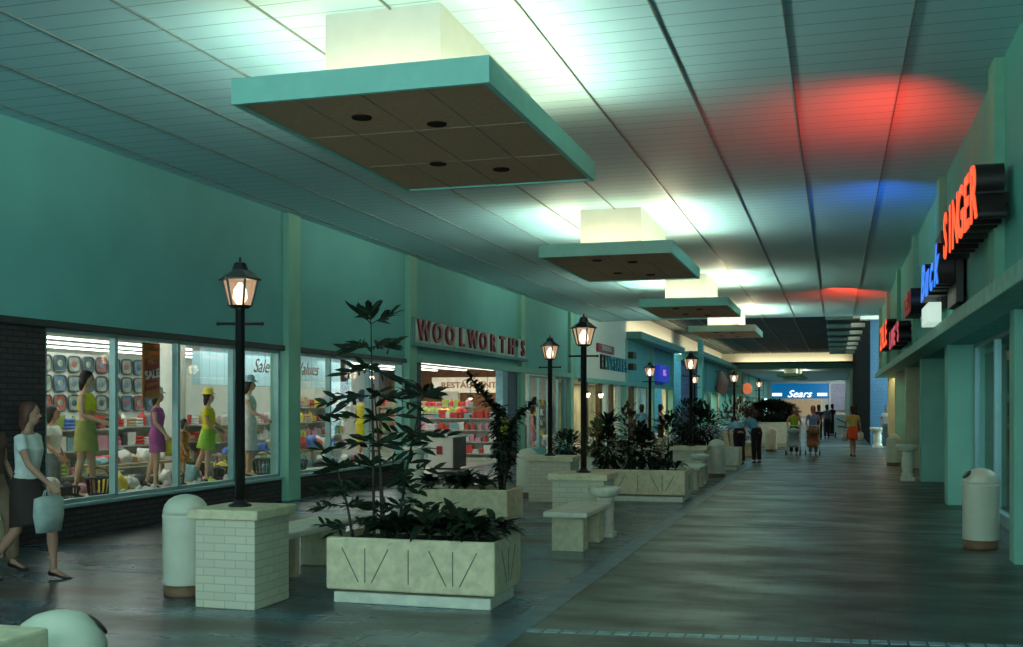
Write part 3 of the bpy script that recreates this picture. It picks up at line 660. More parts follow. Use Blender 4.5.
# nearest planter: low broad-leaved clumps
for i, (x, y, L) in enumerate(((-3.80, 8.98, 0.30), (-3.62, 8.82, 0.36), (-3.46, 9.15, 0.38), (-3.32, 8.82, 0.36), (-3.10, 8.95, 0.40), (-2.90, 8.82, 0.32), (-2.86, 9.2, 0.32), (-3.15, 9.22, 0.34))):
    lab = ['leftmost', 'second from left', 'third from left', 'fourth from left', 'fifth from left', 'front rightmost', 'back rightmost', 'back right'][i]
    rosette(x, y, 0.52, 'broad-leaved drooping plant in the nearest planter, ' + lab + ' clump', 40, L * 0.95, 0.085, LEAF, 0.55, 10 + i)
for i, (x, y) in enumerate(((-5.45, 14.55), (-5.2, 14.6), (-4.95, 14.55), (-4.7, 14.6), (-5.1, 14.95))):
    lab = ['leftmost', 'second', 'third', 'rightmost', 'rear'][i]
    rosette(x, y, 0.49, 'low leafy clump in the second planter, ' + lab + ' one', 40, 0.32, 0.09, LEAF2 if i % 2 else LEAF, 0.5, 30 + i)

def frond_tree(x, y, z, H, label, tiers, spread=0.42, nst=1, m=LEAF, seed=3, lean=(0, 0), leafL=0.13):
    r = random.Random(seed); o = thing('slender_tree', label, 'plant', (x, y, z))
    st = MB(); fo = MB()
    top = Vector((lean[0], lean[1], H))
    st.tube([(0, 0, -0.03), (lean[0] * 0.4, lean[1] * 0.4, H * 0.5), top], [0.016, 0.012, 0.005], n=8)
    for j in range(nst - 1): st.tube([(0.06 + 0.04 * j, 0.03, -0.03), (0.05, 0.02, H * 0.35), (lean[0] * 0.8 + 0.02, 0, H * 0.72)], [0.013, 0.011, 0.005], n=8)
    for ti in range(tiers):
        t = 0.22 + 0.78 * ti / (tiers - 1) if tiers > 1 else 1
        c = Vector((lean[0] * t, lean[1] * t, H * t)); s = spread * (1.05 - 0.62 * max(0, (t - 0.6) / 0.4))
        nf = 3 if ti % 2 else 4
        for q in range(nf):
            a = q * 2 * PI / nf + r.uniform(-0.3, 0.3) + ti; e = r.uniform(0.05, 0.35) + (0.5 if ti == tiers - 1 else 0)
            d = Vector((math.cos(a) * math.cos(e), math.sin(a) * math.cos(e), math.sin(e)))
            pts = [c + d * s * u - Vector((0, 0, 0.25 * s * u * u)) for u in (0, 0.33, 0.66, 1)]
            st.tube(pts, [0.005, 0.004, 0.003, 0.002], n=5)
            for v in range(4):
                u = 0.3 + 0.7 * v / 3; p = c + d * s * u - Vector((0, 0, 0.25 * s * u * u)); sd = d.cross(Vector((0, 0, 1))).normalized()
                for sg in (-1, 1):
                    fo.leaf(p, d * 0.75 + sd * sg * 0.7 + Vector((0, 0, r.uniform(-0.5, 0.7))), (r.uniform(-1, 1), -1.1, 0.7), leafL * r.uniform(0.8, 1.2), leafL * 0.25, 0.12, 3)
            fo.leaf(pts[-1], d, (0, 0, 1), leafL * 1.1, leafL * 0.35, 0.2, 3)
    st.build('stem', STEM, o); fo.build('foliage', m, o, recalc=False)
    return o
frond_tree(-3.98, 9.15, 0.5, 1.93, 'tall slender tree with tiered dark leaflets in the nearest planter', 8, 0.42, 3, seed=5, lean=(-0.03, 0.0), leafL=0.19)
frond_tree(-4.10, 8.98, 0.5, 0.62, 'short feathery sapling at the left end of the nearest planter', 4, 0.22, 1, seed=8, lean=(-0.16, 0), leafL=0.14)
frond_tree(-3.86, 9.4, 0.5, 1.25, 'middling slender sapling beside the tallest tree of the nearest planter', 4, 0.36, 1, seed=9, lean=(0.2, 0.1), leafL=0.17)

def stalk_plant(x, y, z, paths, label, m=LEAF, seed=2, leafL=0.13, dens=26):
    r = random.Random(seed); o = thing('branching_plant', label, 'plant', (x, y, z)); st = MB(); fo = MB()
    for pts, rad in paths:
        P = [Vector(p) for p in pts]; st.tube(P, [0.03 - 0.02 * i / (len(P) - 1) for i in range(len(P))], n=8)
        tot = len(P) - 1
        for i in range(dens * tot):
            u = r.uniform(0.25, tot - 0.001); k2 = int(u); p = P[k2].lerp(P[k2 + 1], u - k2)
            a = r.uniform(0, 2 * PI); e = r.uniform(-0.3, 1.0)
            fo.leaf(p, (math.cos(a) * math.cos(e), math.sin(a) * math.cos(e), math.sin(e)), (0, 0, 1), leafL * r.uniform(0.7, 1.2) * rad, leafL * 0.42 * rad, 0.3, 3)
    st.build('stem', STEM, o); fo.build('foliage', m, o, recalc=False); return o
stalk_plant(-4.5, 14.75, 0.48, [([(0, 0, 0), (0.02, 0, 0.6), (-0.05, 0, 1.1), (-0.2, 0, 1.3), (-0.45, 0, 1.62)], 1.3),
    ([(0.05, 0, 0), (0.08, 0, 0.7), (0.25, 0, 1.05), (0.5, 0, 1.28)], 1.1), ([(-0.03, 0.1, 0), (-0.06, 0.1, 0.6), (-0.05, 0.1, 1.2)], 1.4),
    ([(0.0, 0.1, 0), (0.12, 0.1, 0.5), (0.1, 0.1, 0.95)], 1.4)], 'tall dark branching plant with two arching tips in the second planter', LEAF, 4, 0.12, 60)

def bush(x, y, z, rx, ry, rz_, label, n=420, m=LEAF, seed=1, L=0.16, spiky=False, stems=True, name='bushy_plant', cone=0.0):
    r = random.Random(seed); o = thing(name, label, 'plant', (x, y, z)); b = MB()
    for i in range(n):
        a = r.uniform(0, 2 * PI); c_ = r.uniform(-0.85, 1); s = math.sqrt(1 - c_ * c_); q = r.uniform(0.55, 1.0)
        tp = 1 - cone * (c_ + 1) / 2
        p = Vector((rx * s * math.cos(a) * q * tp, ry * s * math.sin(a) * q * tp, rz_ * (c_ * q + 1)))
        d = Vector((math.cos(a) * s, math.sin(a) * s, c_ + 0.35)) if not spiky else Vector((math.cos(a) * s, math.sin(a) * s, abs(c_) + 0.3))
        d += Vector((r.uniform(-0.5, 0.5),) * 1 + (r.uniform(-0.5, 0.5), r.uniform(-0.4, 0.4)))
        b.leaf(p, d, (0, 0, 1), L * r.uniform(0.7, 1.3), L * 0.36, 0.35, 3)
    b.build('foliage', m, o, recalc=False)
    MB().tube([(0, 0, -0.04), (0, 0, rz_ * 1.4)], [0.03, 0.012], n=8).build('stem', STEM, o)
    return o
bush(-3.98, 19.75, 0.5, 0.28, 0.3, 0.42, 'dark upright bush at the left of the V-scored planter', 520, LEAF, 11, 0.14, cone=0.3)
rosette(-3.98, 19.75, 1.25, 'spiky palm tuft topping the dark bush in the V-scored planter', 40, 0.42, 0.06, LEAF, 0.35, 12, None)
bush(-3.35, 19.75, 0.5, 0.42, 0.4, 0.42, 'broad dark cone-shaped bush in the middle of the V-scored planter', 620, LEAF, 13, 0.16, cone=0.6)
bush(-3.65, 20.1, 0.5, 0.2, 0.2, 0.62, 'reddish croton bush behind the V-scored planter bushes', 260, LEAFR, 14, 0.16, spiky=True)
for i, x in enumerate((-2.95, -2.72)):
    rosette(x, 19.6, 0.5, ['low', 'rightmost low'][i] + ' leafy clump at the right end of the V-scored planter', 26, 0.3, 0.08, LEAF, 0.6, 60 + i)
bush(-5.7, 23.8, 0.5, 0.35, 0.3, 0.3, 'loose green bush in the bluish left row planter', 260, LEAF2, 15, 0.2)
bush(-5.0, 23.8, 0.5, 0.3, 0.3, 0.42, 'yellow-green bush in the bluish left row planter', 240, LEAFY, 16, 0.2)
bush(-4.6, 31.6, 0.0, 0.5, 0.4, 0.75, 'dark round shrub near the foot of the left row lantern', 420, LEAF, 17, 0.2)
bush(-3.45, 29.6, 0.5, 0.5, 0.35, 0.6, 'big dark shrub in the far planter right of the bin', 520, LEAF, 18, 0.22)
bush(-4.3, 34.6, 0.5, 0.7, 0.4, 0.7, 'dark wide shrub in the far pale planter', 520, LEAF, 19, 0.22)
bush(-3.3, 25.65, 0.0, 0.3, 0.3, 0.62, 'dark leafy shrub rising behind the lamp pedestal by the bin', 420, LEAF, 20, 0.2)
bush(-3.6, 43.2, 0.0, 0.9, 0.6, 0.95, 'dark reddish shrub left of the big hedge', 480, LEAFR, 21, 0.25)
bush(-2.5, 46.7, 0.9, 1.05, 0.6, 0.48, 'big dark rounded hedge filling the tall far planter', 3000, LEAF, 22, 0.24, name='hedge_bush')
for (x, y, s) in ():
    pass

# ---------------------------------------------------------------- people and mannequins
SKIN = mat('skin', (0.42, 0.22, 0.14), 0.55, vary=0.04); MSK = mat('mannequin_skin', (0.55, 0.33, 0.20), 0.45, vary=0.03)
HAIRB = mat('dark_hair', (0.018, 0.010, 0.008), 0.6, vary=0.3); HAIRR = mat('auburn_hair', (0.10, 0.03, 0.015), 0.6, vary=0.3)
def cloth(name, c, v=0.08): return mat('cloth_' + name, c, 0.85, vary=v, scale=12)
def V(*a): return Vector(a)
def hand(b, wr, el, palm, curl=0.5):
    d = (Vector(wr) - Vector(el)).normalized(); pl = Vector(palm); pl = (pl - d * pl.dot(d)).normalized(); sd = d.cross(pl).normalized(); W = Vector(wr)
    b.tube([W - d * 0.01, W + d * 0.04, W + d * 0.085], [(0.024, 0.018), (0.036, 0.015), (0.038, 0.012)], side=sd, n=10)
    for k, (o, L) in enumerate(((-0.029, 0.062), (-0.010, 0.075), (0.010, 0.070), (0.028, 0.055))):
        p = W + d * 0.08 + sd * o; q = p + d * L * 0.5 + pl * L * 0.2 * curl; r_ = q + d * L * 0.35 + pl * L * 0.75 * curl
        b.tube([p, q, r_], [0.0095, 0.009, 0.0075], side=sd, n=6)
    p = W + d * 0.025 - sd * 0.03; b.tube([p, p + d * 0.03 - sd * 0.025, p + d * 0.06 - sd * 0.03 + pl * 0.02], [0.012, 0.010, 0.008], n=6)
STAND = dict(kL=(-0.085, 0.02, 0.48), aL=(-0.09, -0.01, 0.08), kR=(0.085, 0.02, 0.48), aR=(0.10, 0.0, 0.08),
             eL=(-0.23, -0.02, 1.12), wL=(-0.25, 0.10, 0.88), eR=(0.23, -0.02, 1.12), wR=(0.25, 0.10, 0.88), lean=0.0, head=(0, 0))
def figure(name, label, cat, loc, rz, scale=1.0, pose=None, skin=SKIN, hair=HAIRB, hairlen=0.14, top=None, bottom=None, dress=None,
           trousers=None, hat=None, sleeves=True, skirt_len=0.42, detail=0.010, bag=None, extra=None):
    P = dict(STAND); P.update(pose or {})
    o = thing(name, label, cat, loc, rz, None, scale)
    ln = P['lean']; HIP = V(0, 0, 0.92)
    def L(p):                                    # upper body leans forward about the hips
        p = Vector(p) - HIP; c, s = math.cos(ln), math.sin(ln)
        return HIP + V(p.x, p.y * c + p.z * s, -p.y * s + p.z * c)
    sh = [L((-0.165, 0, 1.385)), L((0.165, 0, 1.385))]
    b = MB(); sd = (1, 0, 0)
    torso = [((0, 0, 0.80), (0.10, 0.08)), ((0, -0.01, 0.90), (0.165, 0.115)), ((0, 0, 0.99), (0.145, 0.10)), ((0, 0.005, 1.07), (0.118, 0.085)), ((0, 0.01, 1.17), (0.13, 0.095)),
             ((0, 0.015, 1.27), (0.145, 0.108)), ((0, 0, 1.36), (0.155, 0.085)), ((0, -0.005, 1.41), (0.11, 0.06)), ((0, -0.005, 1.45), (0.052, 0.05)), ((0, 0.005, 1.55), (0.045, 0.048))]
    tp = [L(p) for p, r in torso]; tr = [r for p, r in torso]
    b.tube(tp, tr, sd, 18)
    hc = L((0, 0.02, 1.61)); RM = Matrix.Rotation(-ln * 0.6 + P['head'][0], 3, 'X') @ Matrix.Rotation(P['head'][1], 3, 'Z')
    def Hd(x, y, z): return hc + RM @ V(x, y, z)
    b.ell(hc + RM @ V(0, -0.005, 0.02), (0.072, 0.09, 0.098), 16, RM); b.ell(Hd(0, 0.03, -0.045), (0.05, 0.055, 0.06), 12, RM)
    b.tube([Hd(0, 0.08, 0.02), Hd(0, 0.108, -0.018), Hd(0, 0.085, -0.03)], [0.007, 0.013, 0.009], n=8)
    for s in (-1, 1): b.ell(Hd(s * 0.074, -0.005, -0.005), (0.010, 0.02, 0.03), 8, RM)
    for s, kn, an in ((-1, 'kL', 'aL'), (1, 'kR', 'aR')):
        k_, a_ = Vector(P[kn]), Vector(P[an]); h = V(s * 0.088, 0, 0.88)
        b.tube([h, h.lerp(k_, 0.4), k_, k_.lerp(a_, 0.32), k_.lerp(a_, 0.75), a_], [0.088, 0.076, 0.052, 0.054, 0.034, 0.033], (1, 0, 0), 14)
        fd = (P.get('f' + kn[-1]) or (0, 1, -0.25)); fd = Vector(fd).normalized()
        b.tube([a_ + V(0, -0.035, -0.035), a_ + V(0, 0, -0.03) + fd * 0.04, a_ + V(0, 0, -0.045) + fd * 0.12, a_ + V(0, 0, -0.05) + fd * 0.17], [(0.03, 0.03), (0.035, 0.03), (0.04, 0.02), (0.025, 0.012)], (1, 0, 0), 10)
    arms = []
    for s, en, wn in ((-1, 'eL', 'wL'), (1, 'eR', 'wR')):
        e_, w_ = L(P[en]), L(P[wn]); S_ = sh[0] if s < 0 else sh[1]
        b.tube([S_ - V(s * 0.03, 0, 0), S_.lerp(e_, 0.35), e_, e_.lerp(w_, 0.35), w_], [0.052, 0.043, 0.033, 0.034, 0.022], (0, 1, 0), 12)
        hand(b, w_, e_, V(-s, 0.2, -0.2)); arms.append((S_, e_, w_, s))
    vox(b, 'body', skin, o, detail)
    if P.get('face', True):
        for s in (-1, 1): MB().ell(Hd(s * 0.030, 0.083, 0.012), (0.012, 0.006, 0.007), 8, RM).build('eye', HAIRB, o, True)
        MB().ell(Hd(0, 0.088, -0.058), (0.022, 0.008, 0.007), 8, RM).build('lips', mat('lip_red', (0.35, 0.05, 0.04), 0.5), o, True)
    hb = MB(); hb.ell(Hd(0, -0.022, 0.042), (0.088, 0.095, 0.088), 16, RM)
    hb.ell(Hd(0, -0.055, -0.02 - hairlen * 0.3), (0.078, 0.055, 0.06 + hairlen * 0.5), 14, RM)
    for s in (-1, 1): hb.ell(Hd(s * 0.068, -0.02, -0.01), (0.024, 0.045, 0.055 + hairlen * 0.25), 10, RM)
    vox(hb, 'hair', hair, o, detail * 1.2, 2)
    def shirt(m, z0, puff=1.0, slv=0.45, nm='shirt'):
        g = MB(); q = [(p, r) for (p, r), (raw, _) in zip(zip(tp, tr), torso) if z0 <= raw[2] <= 1.415]
        g.tube([p for p, r in q], [(r[0] + 0.018 * puff, r[1] + 0.018 * puff) for p, r in q], sd, 18)
        if slv:
            for S_, e_, w_, s in arms: g.tube([S_ - V(s * 0.04, 0, 0), S_.lerp(e_, slv * 0.6), S_.lerp(e_, slv)], [0.066, 0.058, 0.056], (0, 1, 0), 12)
        return vox(g, nm, m, o, detail * 1.2, 2)
    if top: shirt(top, P.get('hem', 0.98), 1.0, 0.5 if sleeves else 0.0)
    def skirt(m, zt, zb, flare, nm='skirt'):
        g = MB(); kx = (Vector(P['kL']) + Vector(P['kR'])) / 2; sy = abs(Vector(P['kL']).y - Vector(P['kR']).y) / 2
        t = (0.9 - zb) / 0.42; rings = [((0, 0, zt), (0.14, 0.105)), ((0, -0.005, 0.93), (0.178, 0.13)), ((kx.x * t * 0.5, kx.y * t * 0.5, (0.93 + zb) / 2), (0.175 + flare / 2, 0.13 + flare / 2 + sy * t * 0.4)),
                 ((kx.x * t, kx.y * t, zb), (0.165 + flare, 0.125 + flare + sy * t * 0.7))]
        g.tube([p for p, r in rings], [r for p, r in rings], sd, 24)
        return vox(g, nm, m, o, detail * 1.2, 2)
    if bottom: skirt(bottom, 1.05, 0.9 - skirt_len, 0.02)
    if dress:
        g = MB(); q = [(p, r) for (p, r), (raw, _) in zip(zip(tp, tr), torso) if 0.85 <= raw[2] <= 1.415]
        g.tube([p for p, r in q], [(r[0] + 0.016, r[1] + 0.016) for p, r in q], sd, 18)
        zb = 0.9 - skirt_len; g.tube([(0, 0, 1.0), (0, 0, 0.9), (0, 0.01, zb)], [(0.155, 0.115), (0.182, 0.132), (0.185, 0.14)], sd, 20)
        if sleeves:
            for S_, e_, w_, s in arms: g.tube([S_ - V(s * 0.04, 0, 0), S_.lerp(e_, 0.3)], [0.064, 0.056], (0, 1, 0), 12)
        vox(g, 'dress', dress, o, detail * 1.2, 2)
    if trousers:
        g = MB(); g.tube([(0, 0, 1.04), (0, 0, 0.96), (0, -0.01, 0.88), (0, 0, 0.80)], [(0.135, 0.10), (0.165, 0.12), (0.185, 0.135), (0.15, 0.11)], sd, 18)
        for s, kn, an in ((-1, 'kL', 'aL'), (1, 'kR', 'aR')):
            k_, a_ = Vector(P[kn]), Vector(P[an]); h = V(s * 0.09, 0, 0.88); g.tube([h, k_, k_.lerp(a_, 0.95)], [0.10, 0.075, 0.065], (1, 0, 0), 14)
        vox(g, 'trousers', trousers, o, detail * 1.3, 2)
    if hat:
        g = MB(); g.lathe([(0.14, 0.0), (0.145, 0.01), (0.10, 0.03), (0.095, 0.04), (0.088, 0.10), (0.05, 0.125), (0.01, 0.13)], 0, 0, 0, 20)
        h = g.build('hat', hat, o, True); h.location = Hd(0, -0.01, 0.055); h.rotation_euler = (-ln * 0.6 + P['head'][0], 0, 0)
    for s, kn, an in ((-1, 'kL', 'aL'), (1, 'kR', 'aR')):
        a_ = Vector(P[an]); fd = Vector(P.get('f' + kn[-1]) or (0, 1, -0.25)).normalized()
        MB().tube([a_ + V(0, -0.045, -0.04), a_ + V(0, 0, -0.045) + fd * 0.04, a_ + V(0, 0, -0.052) + fd * 0.13, a_ + V(0, 0, -0.056) + fd * 0.185], [(0.033, 0.03), (0.038, 0.028), (0.043, 0.02), (0.028, 0.014)], (1, 0, 0), 10).build('shoe', P.get('shoe', HAIRB), o, True)
    o['w'] = 0; del o['w']
    return o, [L(P['wL']), L(P['wR'])], L
def shopping_bag(loc, label, m, w=0.3, h=0.36, name='shopping_bag', rz=0):
    o = thing(name, label, 'bag', loc, rz)
    b = MB(); b.tube([(0, 0, -h), (0, 0, -h * 0.6), (0, 0, -h * 0.2), (0, 0, -0.06)], [(w * 0.42, 0.06), (w * 0.5, 0.085), (w * 0.48, 0.07), (w * 0.30, 0.02)], (1, 0, 0), 18); b.build('bag_body', m, o, True)
    for s in (-1, 1): MB().tube([(-w * 0.2, s * 0.015, -0.08), (-w * 0.12, s * 0.008, -0.01), (w * 0.12, s * 0.008, -0.01), (w * 0.2, s * 0.015, -0.08)], 0.006, n=6).build('handle', m, o)
    return o
FR_ = -(PI / 2 - TH)          # facing picture right
# walking woman at the left edge
wp = (-7.56, 8.95, 0)
fig, ws, L_ = figure('person', 'person in a white top and dark skirt walking along the left edge', 'person', wp, PI + 0.15 - PI / 2 + PI, 1.0,
    dict(kL=(-0.08, 0.22, 0.50), aL=(-0.08, 0.24, 0.10), kR=(0.08, -0.06, 0.48), aR=(0.09, -0.34, 0.15), fR=(0, 0.8, -0.6), eL=(-0.22, -0.14, 1.15), wL=(-0.22, -0.02, 0.93),
         eR=(0.23, 0.16, 1.13), wR=(0.25, 0.38, 0.97), lean=0.04, face=True), SKIN, HAIRR, 0.14, top=cloth('white_top', (0.62, 0.66, 0.60)), bottom=cloth('dark_skirt', (0.035, 0.022, 0.018)), skirt_len=0.36, detail=0.009)
MW = fig.matrix_basis
def hand_world(f, w, off=0.09):
    M = Matrix.LocRotScale(f.location, f.rotation_euler.to_quaternion() if False else f.rotation_euler, f.scale); return M @ Vector(w)
hw = hand_world(fig, ws[1]); shopping_bag((hw.x, hw.y, hw.z - 0.055), 'pale shopping bag swinging from the walking woman\'s hand', cloth('pale_bag', (0.42, 0.52, 0.46)), 0.36, 0.40, rz=1.5)
# half-seen walker behind her
figure('person', 'person mostly cut off by the left edge, one brown shoe showing', 'person', (-8.35, 9.35, 0), -PI / 2, 1.0, dict(kL=(-0.08, 0.2, 0.50), aL=(-0.08, 0.22, 0.10), kR=(0.08, -0.06, 0.48), aR=(0.09, -0.3, 0.13)), top=cloth('brown_shirt', (0.12, 0.07, 0.04)), trousers=cloth('tan_slacks', (0.2, 0.13, 0.08)), detail=0.014)

MX = -9.92
def mann(u, s, label, rz=FR_, **k2): return figure('mannequin', label, 'mannequin', (MX if 'x' not in k2 else k2.pop('x'), WX(u, MX), SILL + 0.005), rz, s, skin=k2.pop('skin', MSK), **k2)
mann(86, 1.0, 'mannequin in yellow top and olive shorts with both arms held forward', rz=FR_, pose=dict(kL=(-0.08, 0.05, 0.48), aL=(-0.09, 0.08, 0.08), kR=(0.08, -0.04, 0.48), aR=(0.09, -0.12, 0.08),
     eL=(-0.20, 0.05, 1.14), wL=(-0.15, 0.32, 1.10), eR=(0.20, 0.03, 1.12), wR=(0.16, 0.28, 1.03), hem=1.16, head=(-0.15, 0)), hairlen=0.12, top=cloth('bright_yellow', (0.72, 0.60, 0.02)), bottom=cloth('olive_shorts', (0.36, 0.36, 0.10)), skirt_len=0.28, sleeves=False)
mann(157, 0.86, 'mannequin in a magenta dress and white hat', pose=dict(kL=(-0.08, -0.10, 0.49), aL=(-0.09, -0.22, 0.09), eR=(0.24, 0.05, 1.15), wR=(0.24, 0.22, 0.95)), dress=cloth('magenta', (0.42, 0.08, 0.30)), hat=cloth('white_hat', (0.75, 0.78, 0.72)), skirt_len=0.28)
shopping_bag((MX + 0.14, WX(168, MX + 0.1), 1.22), 'small yellow bag hanging beside the magenta mannequin', cloth('yellow_bag', (0.75, 0.65, 0.05)), 0.2, 0.3)
mann(184, 0.60, 'child mannequin in an orange patterned dress behind the window mullion', dress=cloth('orange_print', (0.70, 0.25, 0.03), 0.4), skirt_len=0.3, pose=dict(kL=(-0.08, -0.10, 0.49), aL=(-0.09, -0.25, 0.10)))
mann(208, 0.86, 'mannequin in yellow top, lime skirt and yellow hat', pose=dict(kL=(-0.08, -0.14, 0.49), aL=(-0.09, -0.30, 0.10), eL=(-0.2, 0.05, 1.14), wL=(-0.12, 0.26, 1.0), eR=(0.2, 0.05, 1.12), wR=(0.12, 0.24, 0.93)), top=cloth('bright_yellow', (0.72, 0.60, 0.02)), bottom=cloth('lime', (0.28, 0.55, 0.05)), hat=cloth('yellow_hat', (0.80, 0.68, 0.06)), skirt_len=0.28)
mann(249, 1.0, 'mannequin in a white dress behind the nearest lantern post', pose=dict(eR=(0.22, 0.1, 1.14), wR=(0.22, 0.32, 1.02)), dress=cloth('white_dress', (0.70, 0.72, 0.70)), hat=cloth('pale_blue_hat', (0.35, 0.6, 0.68)), skirt_len=0.45)
mann(362, 0.92, 'mannequin in a yellow sleeveless dress in the second shop window', dress=cloth('bright_yellow', (0.72, 0.60, 0.02)), sleeves=False, skirt_len=0.4, rz=FR_ + 0.8)
figure('person', 'person in white with dark hair inside the shop behind the yellow-topped mannequin', 'person', (-11.4, WX(48, -11.4) + 0.1, 0.0), FR_, 0.98, pose=dict(eR=(0.22, 0.0, 1.12), wR=(0.22, 0.2, 0.95)), top=cloth('white_top', (0.62, 0.66, 0.60)), trousers=cloth('grey_slacks', (0.15, 0.2, 0.22)), detail=0.014)
figure('person', 'person in a yellow-green dress at the shop entrance behind the branching plant', 'person', (-8.25, 27.3, 0.0), 0.5, 0.95, dress=cloth('chartreuse', (0.42, 0.45, 0.04)), detail=0.016)
# people on the walkways
BLUS = cloth('pale_blue_shirt', (0.20, 0.40, 0.56)); NAV = cloth('black_slacks', (0.02, 0.015, 0.015))
figure('person', 'person in a light blue shirt bending forward over the left planters, back turned', 'person', (-2.62, 32.0, 0.0), 0.35, 1.0, dict(lean=1.05, eL=(-0.25, 0.15, 1.15), wL=(-0.2, 0.4, 1.05), eR=(0.25, 0.15, 1.15), wR=(0.2, 0.4, 1.05), face=False), top=BLUS, trousers=NAV, detail=0.016)
figure('person', 'person in a deeper blue shirt and dark trousers stooping beside the other bending person', 'person', (-2.2, 32.9, 0.0), 0.7, 1.0, dict(lean=0.75, eL=(-0.25, 0.15, 1.15), wL=(-0.2, 0.4, 1.05), eR=(0.25, 0.15, 1.15), wR=(0.2, 0.4, 1.05), face=False), top=cloth('teal_blue_shirt', (0.08, 0.30, 0.48)), trousers=NAV, detail=0.016)
f1, w1, _ = figure('person', 'person in a yellow top and red skirt walking away with a bag in each hand', 'person', (0.56, 37.7, 0.0), 0.0, 0.97, dict(kR=(0.05, 0.1, 0.5), aR=(0.05, 0.08, 0.08), kL=(-0.05, -0.04, 0.48), aL=(-0.05, -0.12, 0.12), eL=(-0.22, -0.02, 1.14), wL=(-0.25, 0.04, 0.95), eR=(0.22, -0.02, 1.14), wR=(0.25, 0.04, 0.95), face=False), top=cloth('mustard_top', (0.46, 0.40, 0.08)), bottom=cloth('red_skirt', (0.62, 0.08, 0.02)), skirt_len=0.30, detail=0.016)
for s, w_ in zip(('left', 'right'), w1):
    h = hand_world(f1, w_); shopping_bag((h.x, h.y, h.z - 0.055), 'white shopping bag in the %s hand of the red-skirted walker' % s, cloth('white_bag', (0.55, 0.62, 0.60)), 0.34, 0.34, rz=1.2)
figure('person', 'person in a lime green top with arms bent, behind a stroller', 'person', (-1.35, 39.1, 0.0), PI, 0.95, dict(eL=(-0.24, 0.05, 1.15), wL=(-0.2, 0.25, 0.98), eR=(0.24, 0.05, 1.15), wR=(0.2, 0.25, 0.98)), top=cloth('lime_top', (0.22, 0.45, 0.03)), trousers=cloth('dark_slacks', (0.04, 0.05, 0.06)), sleeves=False, detail=0.016)
figure('person', 'person in a blue top pushing the brown stroller', 'person', (-0.72, 39.2, 0.0), PI, 0.97, dict(eL=(-0.24, 0.05, 1.15), wL=(-0.2, 0.25, 0.98), eR=(0.24, 0.05, 1.15), wR=(0.2, 0.25, 0.98)), top=cloth('mid_blue_top', (0.12, 0.26, 0.45)), trousers=cloth('grey_slacks', (0.15, 0.2, 0.22)), detail=0.016)
def stroller(x, y, label, m):
    o = thing('baby_stroller', label, 'stroller', (x, y, 0), 0)
    fr = MB()
    for s in (-1, 1):
        fr.tube([(s * 0.22, 0.42, 1.0), (s * 0.22, 0.1, 0.5), (s * 0.2, -0.32, 0.12)], 0.012, n=6); fr.tube([(s * 0.22, 0.32, 0.12), (s * 0.22, -0.05, 0.5)], 0.012, n=6)
    fr.tube([(-0.22, 0.42, 1.0), (0.22, 0.42, 1.0)], 0.014, n=6); fr.build('frame', ALU, o)
    MB().tube([(0, 0.2, 0.78), (0, 0.1, 0.45), (0, -0.2, 0.40), (0, -0.3, 0.3)], [(0.19, 0.04), (0.2, 0.05), (0.2, 0.05), (0.18, 0.03)], (1, 0, 0), 12).build('seat', m, o, True)
    MB().ell((0, 0.14, 0.80), (0.22, 0.2, 0.13), 14).build('hood', m, o, True)
    for sx in (-0.23, 0.23):
        for sy in (-0.32, 0.32):
            w = MB().lathe([(0.06, -0.012), (0.09, -0.014), (0.1, 0), (0.09, 0.014), (0.06, 0.012)], 0, 0, 0, 16).build('wheel', IRON, o, True); w.location = (sx, sy, 0.1); w.rotation_euler = (0, PI / 2, 0)
    return o
stroller(-1.35, 38.3, 'stroller with pale grey-blue hood in front of the lime-topped person', cloth('grey_blue_hood', (0.25, 0.38, 0.40)))
stroller(-0.72, 38.4, 'stroller with brown seat in front of the blue-topped person', cloth('brown_seat', (0.22, 0.10, 0.05)))
figure('person', 'person in white standing in the lit doorway behind the right-hand bins', 'person', (1.95, 45.4, 0.0), 2.8, 0.98, top=cloth('white_top', (0.62, 0.66, 0.60)), trousers=cloth('grey_slacks', (0.15, 0.2, 0.22)), detail=0.018)
figure('person', 'person in a pale blue shirt standing before the yellow shop opening', 'person', (-6.45, 38.0, 0.0), 0.2, 1.0, top=cloth('sky_shirt', (0.15, 0.42, 0.55)), trousers=cloth('dusty_blue', (0.10, 0.18, 0.24)), detail=0.018)
figure('person', 'person in a white shirt turned sideways among the left planting', 'person', (-5.95, 39.0, 0.0), -1.2, 1.0, top=cloth('white_shirt', (0.66, 0.68, 0.62)), trousers=cloth('maroon_slacks', (0.14, 0.03, 0.03)), detail=0.018)
crowd = [(-0.75, 55, 'dark suited person farthest left in the court crowd', (0.03, 0.03, 0.04)), (-0.40, 58, 'person in a greyish shirt in the middle of the court crowd', (0.12, 0.16, 0.22)), (-0.15, 63, 'dark clad person in the court just left of the white board', (0.04, 0.02, 0.02)),
         (1.0, 60, 'dark clad person in the court right of the white board', (0.05, 0.03, 0.02)), (-0.9, 66, 'brown-clothed person far back in the court', (0.14, 0.07, 0.03))]
for i, (x, y, lab, c_) in enumerate(crowd):
    figure('person', lab, 'person', (x, y, 0), 0.4 * i, 0.98 + 0.02 * (i % 3), top=cloth('crowd%d' % i, c_), trousers=NAV, detail=0.022, pose=dict(face=False))
figure('person', 'person with dark hair seen through the right-hand shop glass', 'person', (3.0, 17.7, 0.0), 2.2, 0.98, top=cloth('teal_blouse', (0.10, 0.32, 0.35)), trousers=cloth('dark_slacks', (0.04, 0.05, 0.06)), detail=0.014)
o = thing('notice_board', 'white notice board on a dark stand in the court', 'board', (0.38, 59, 0))
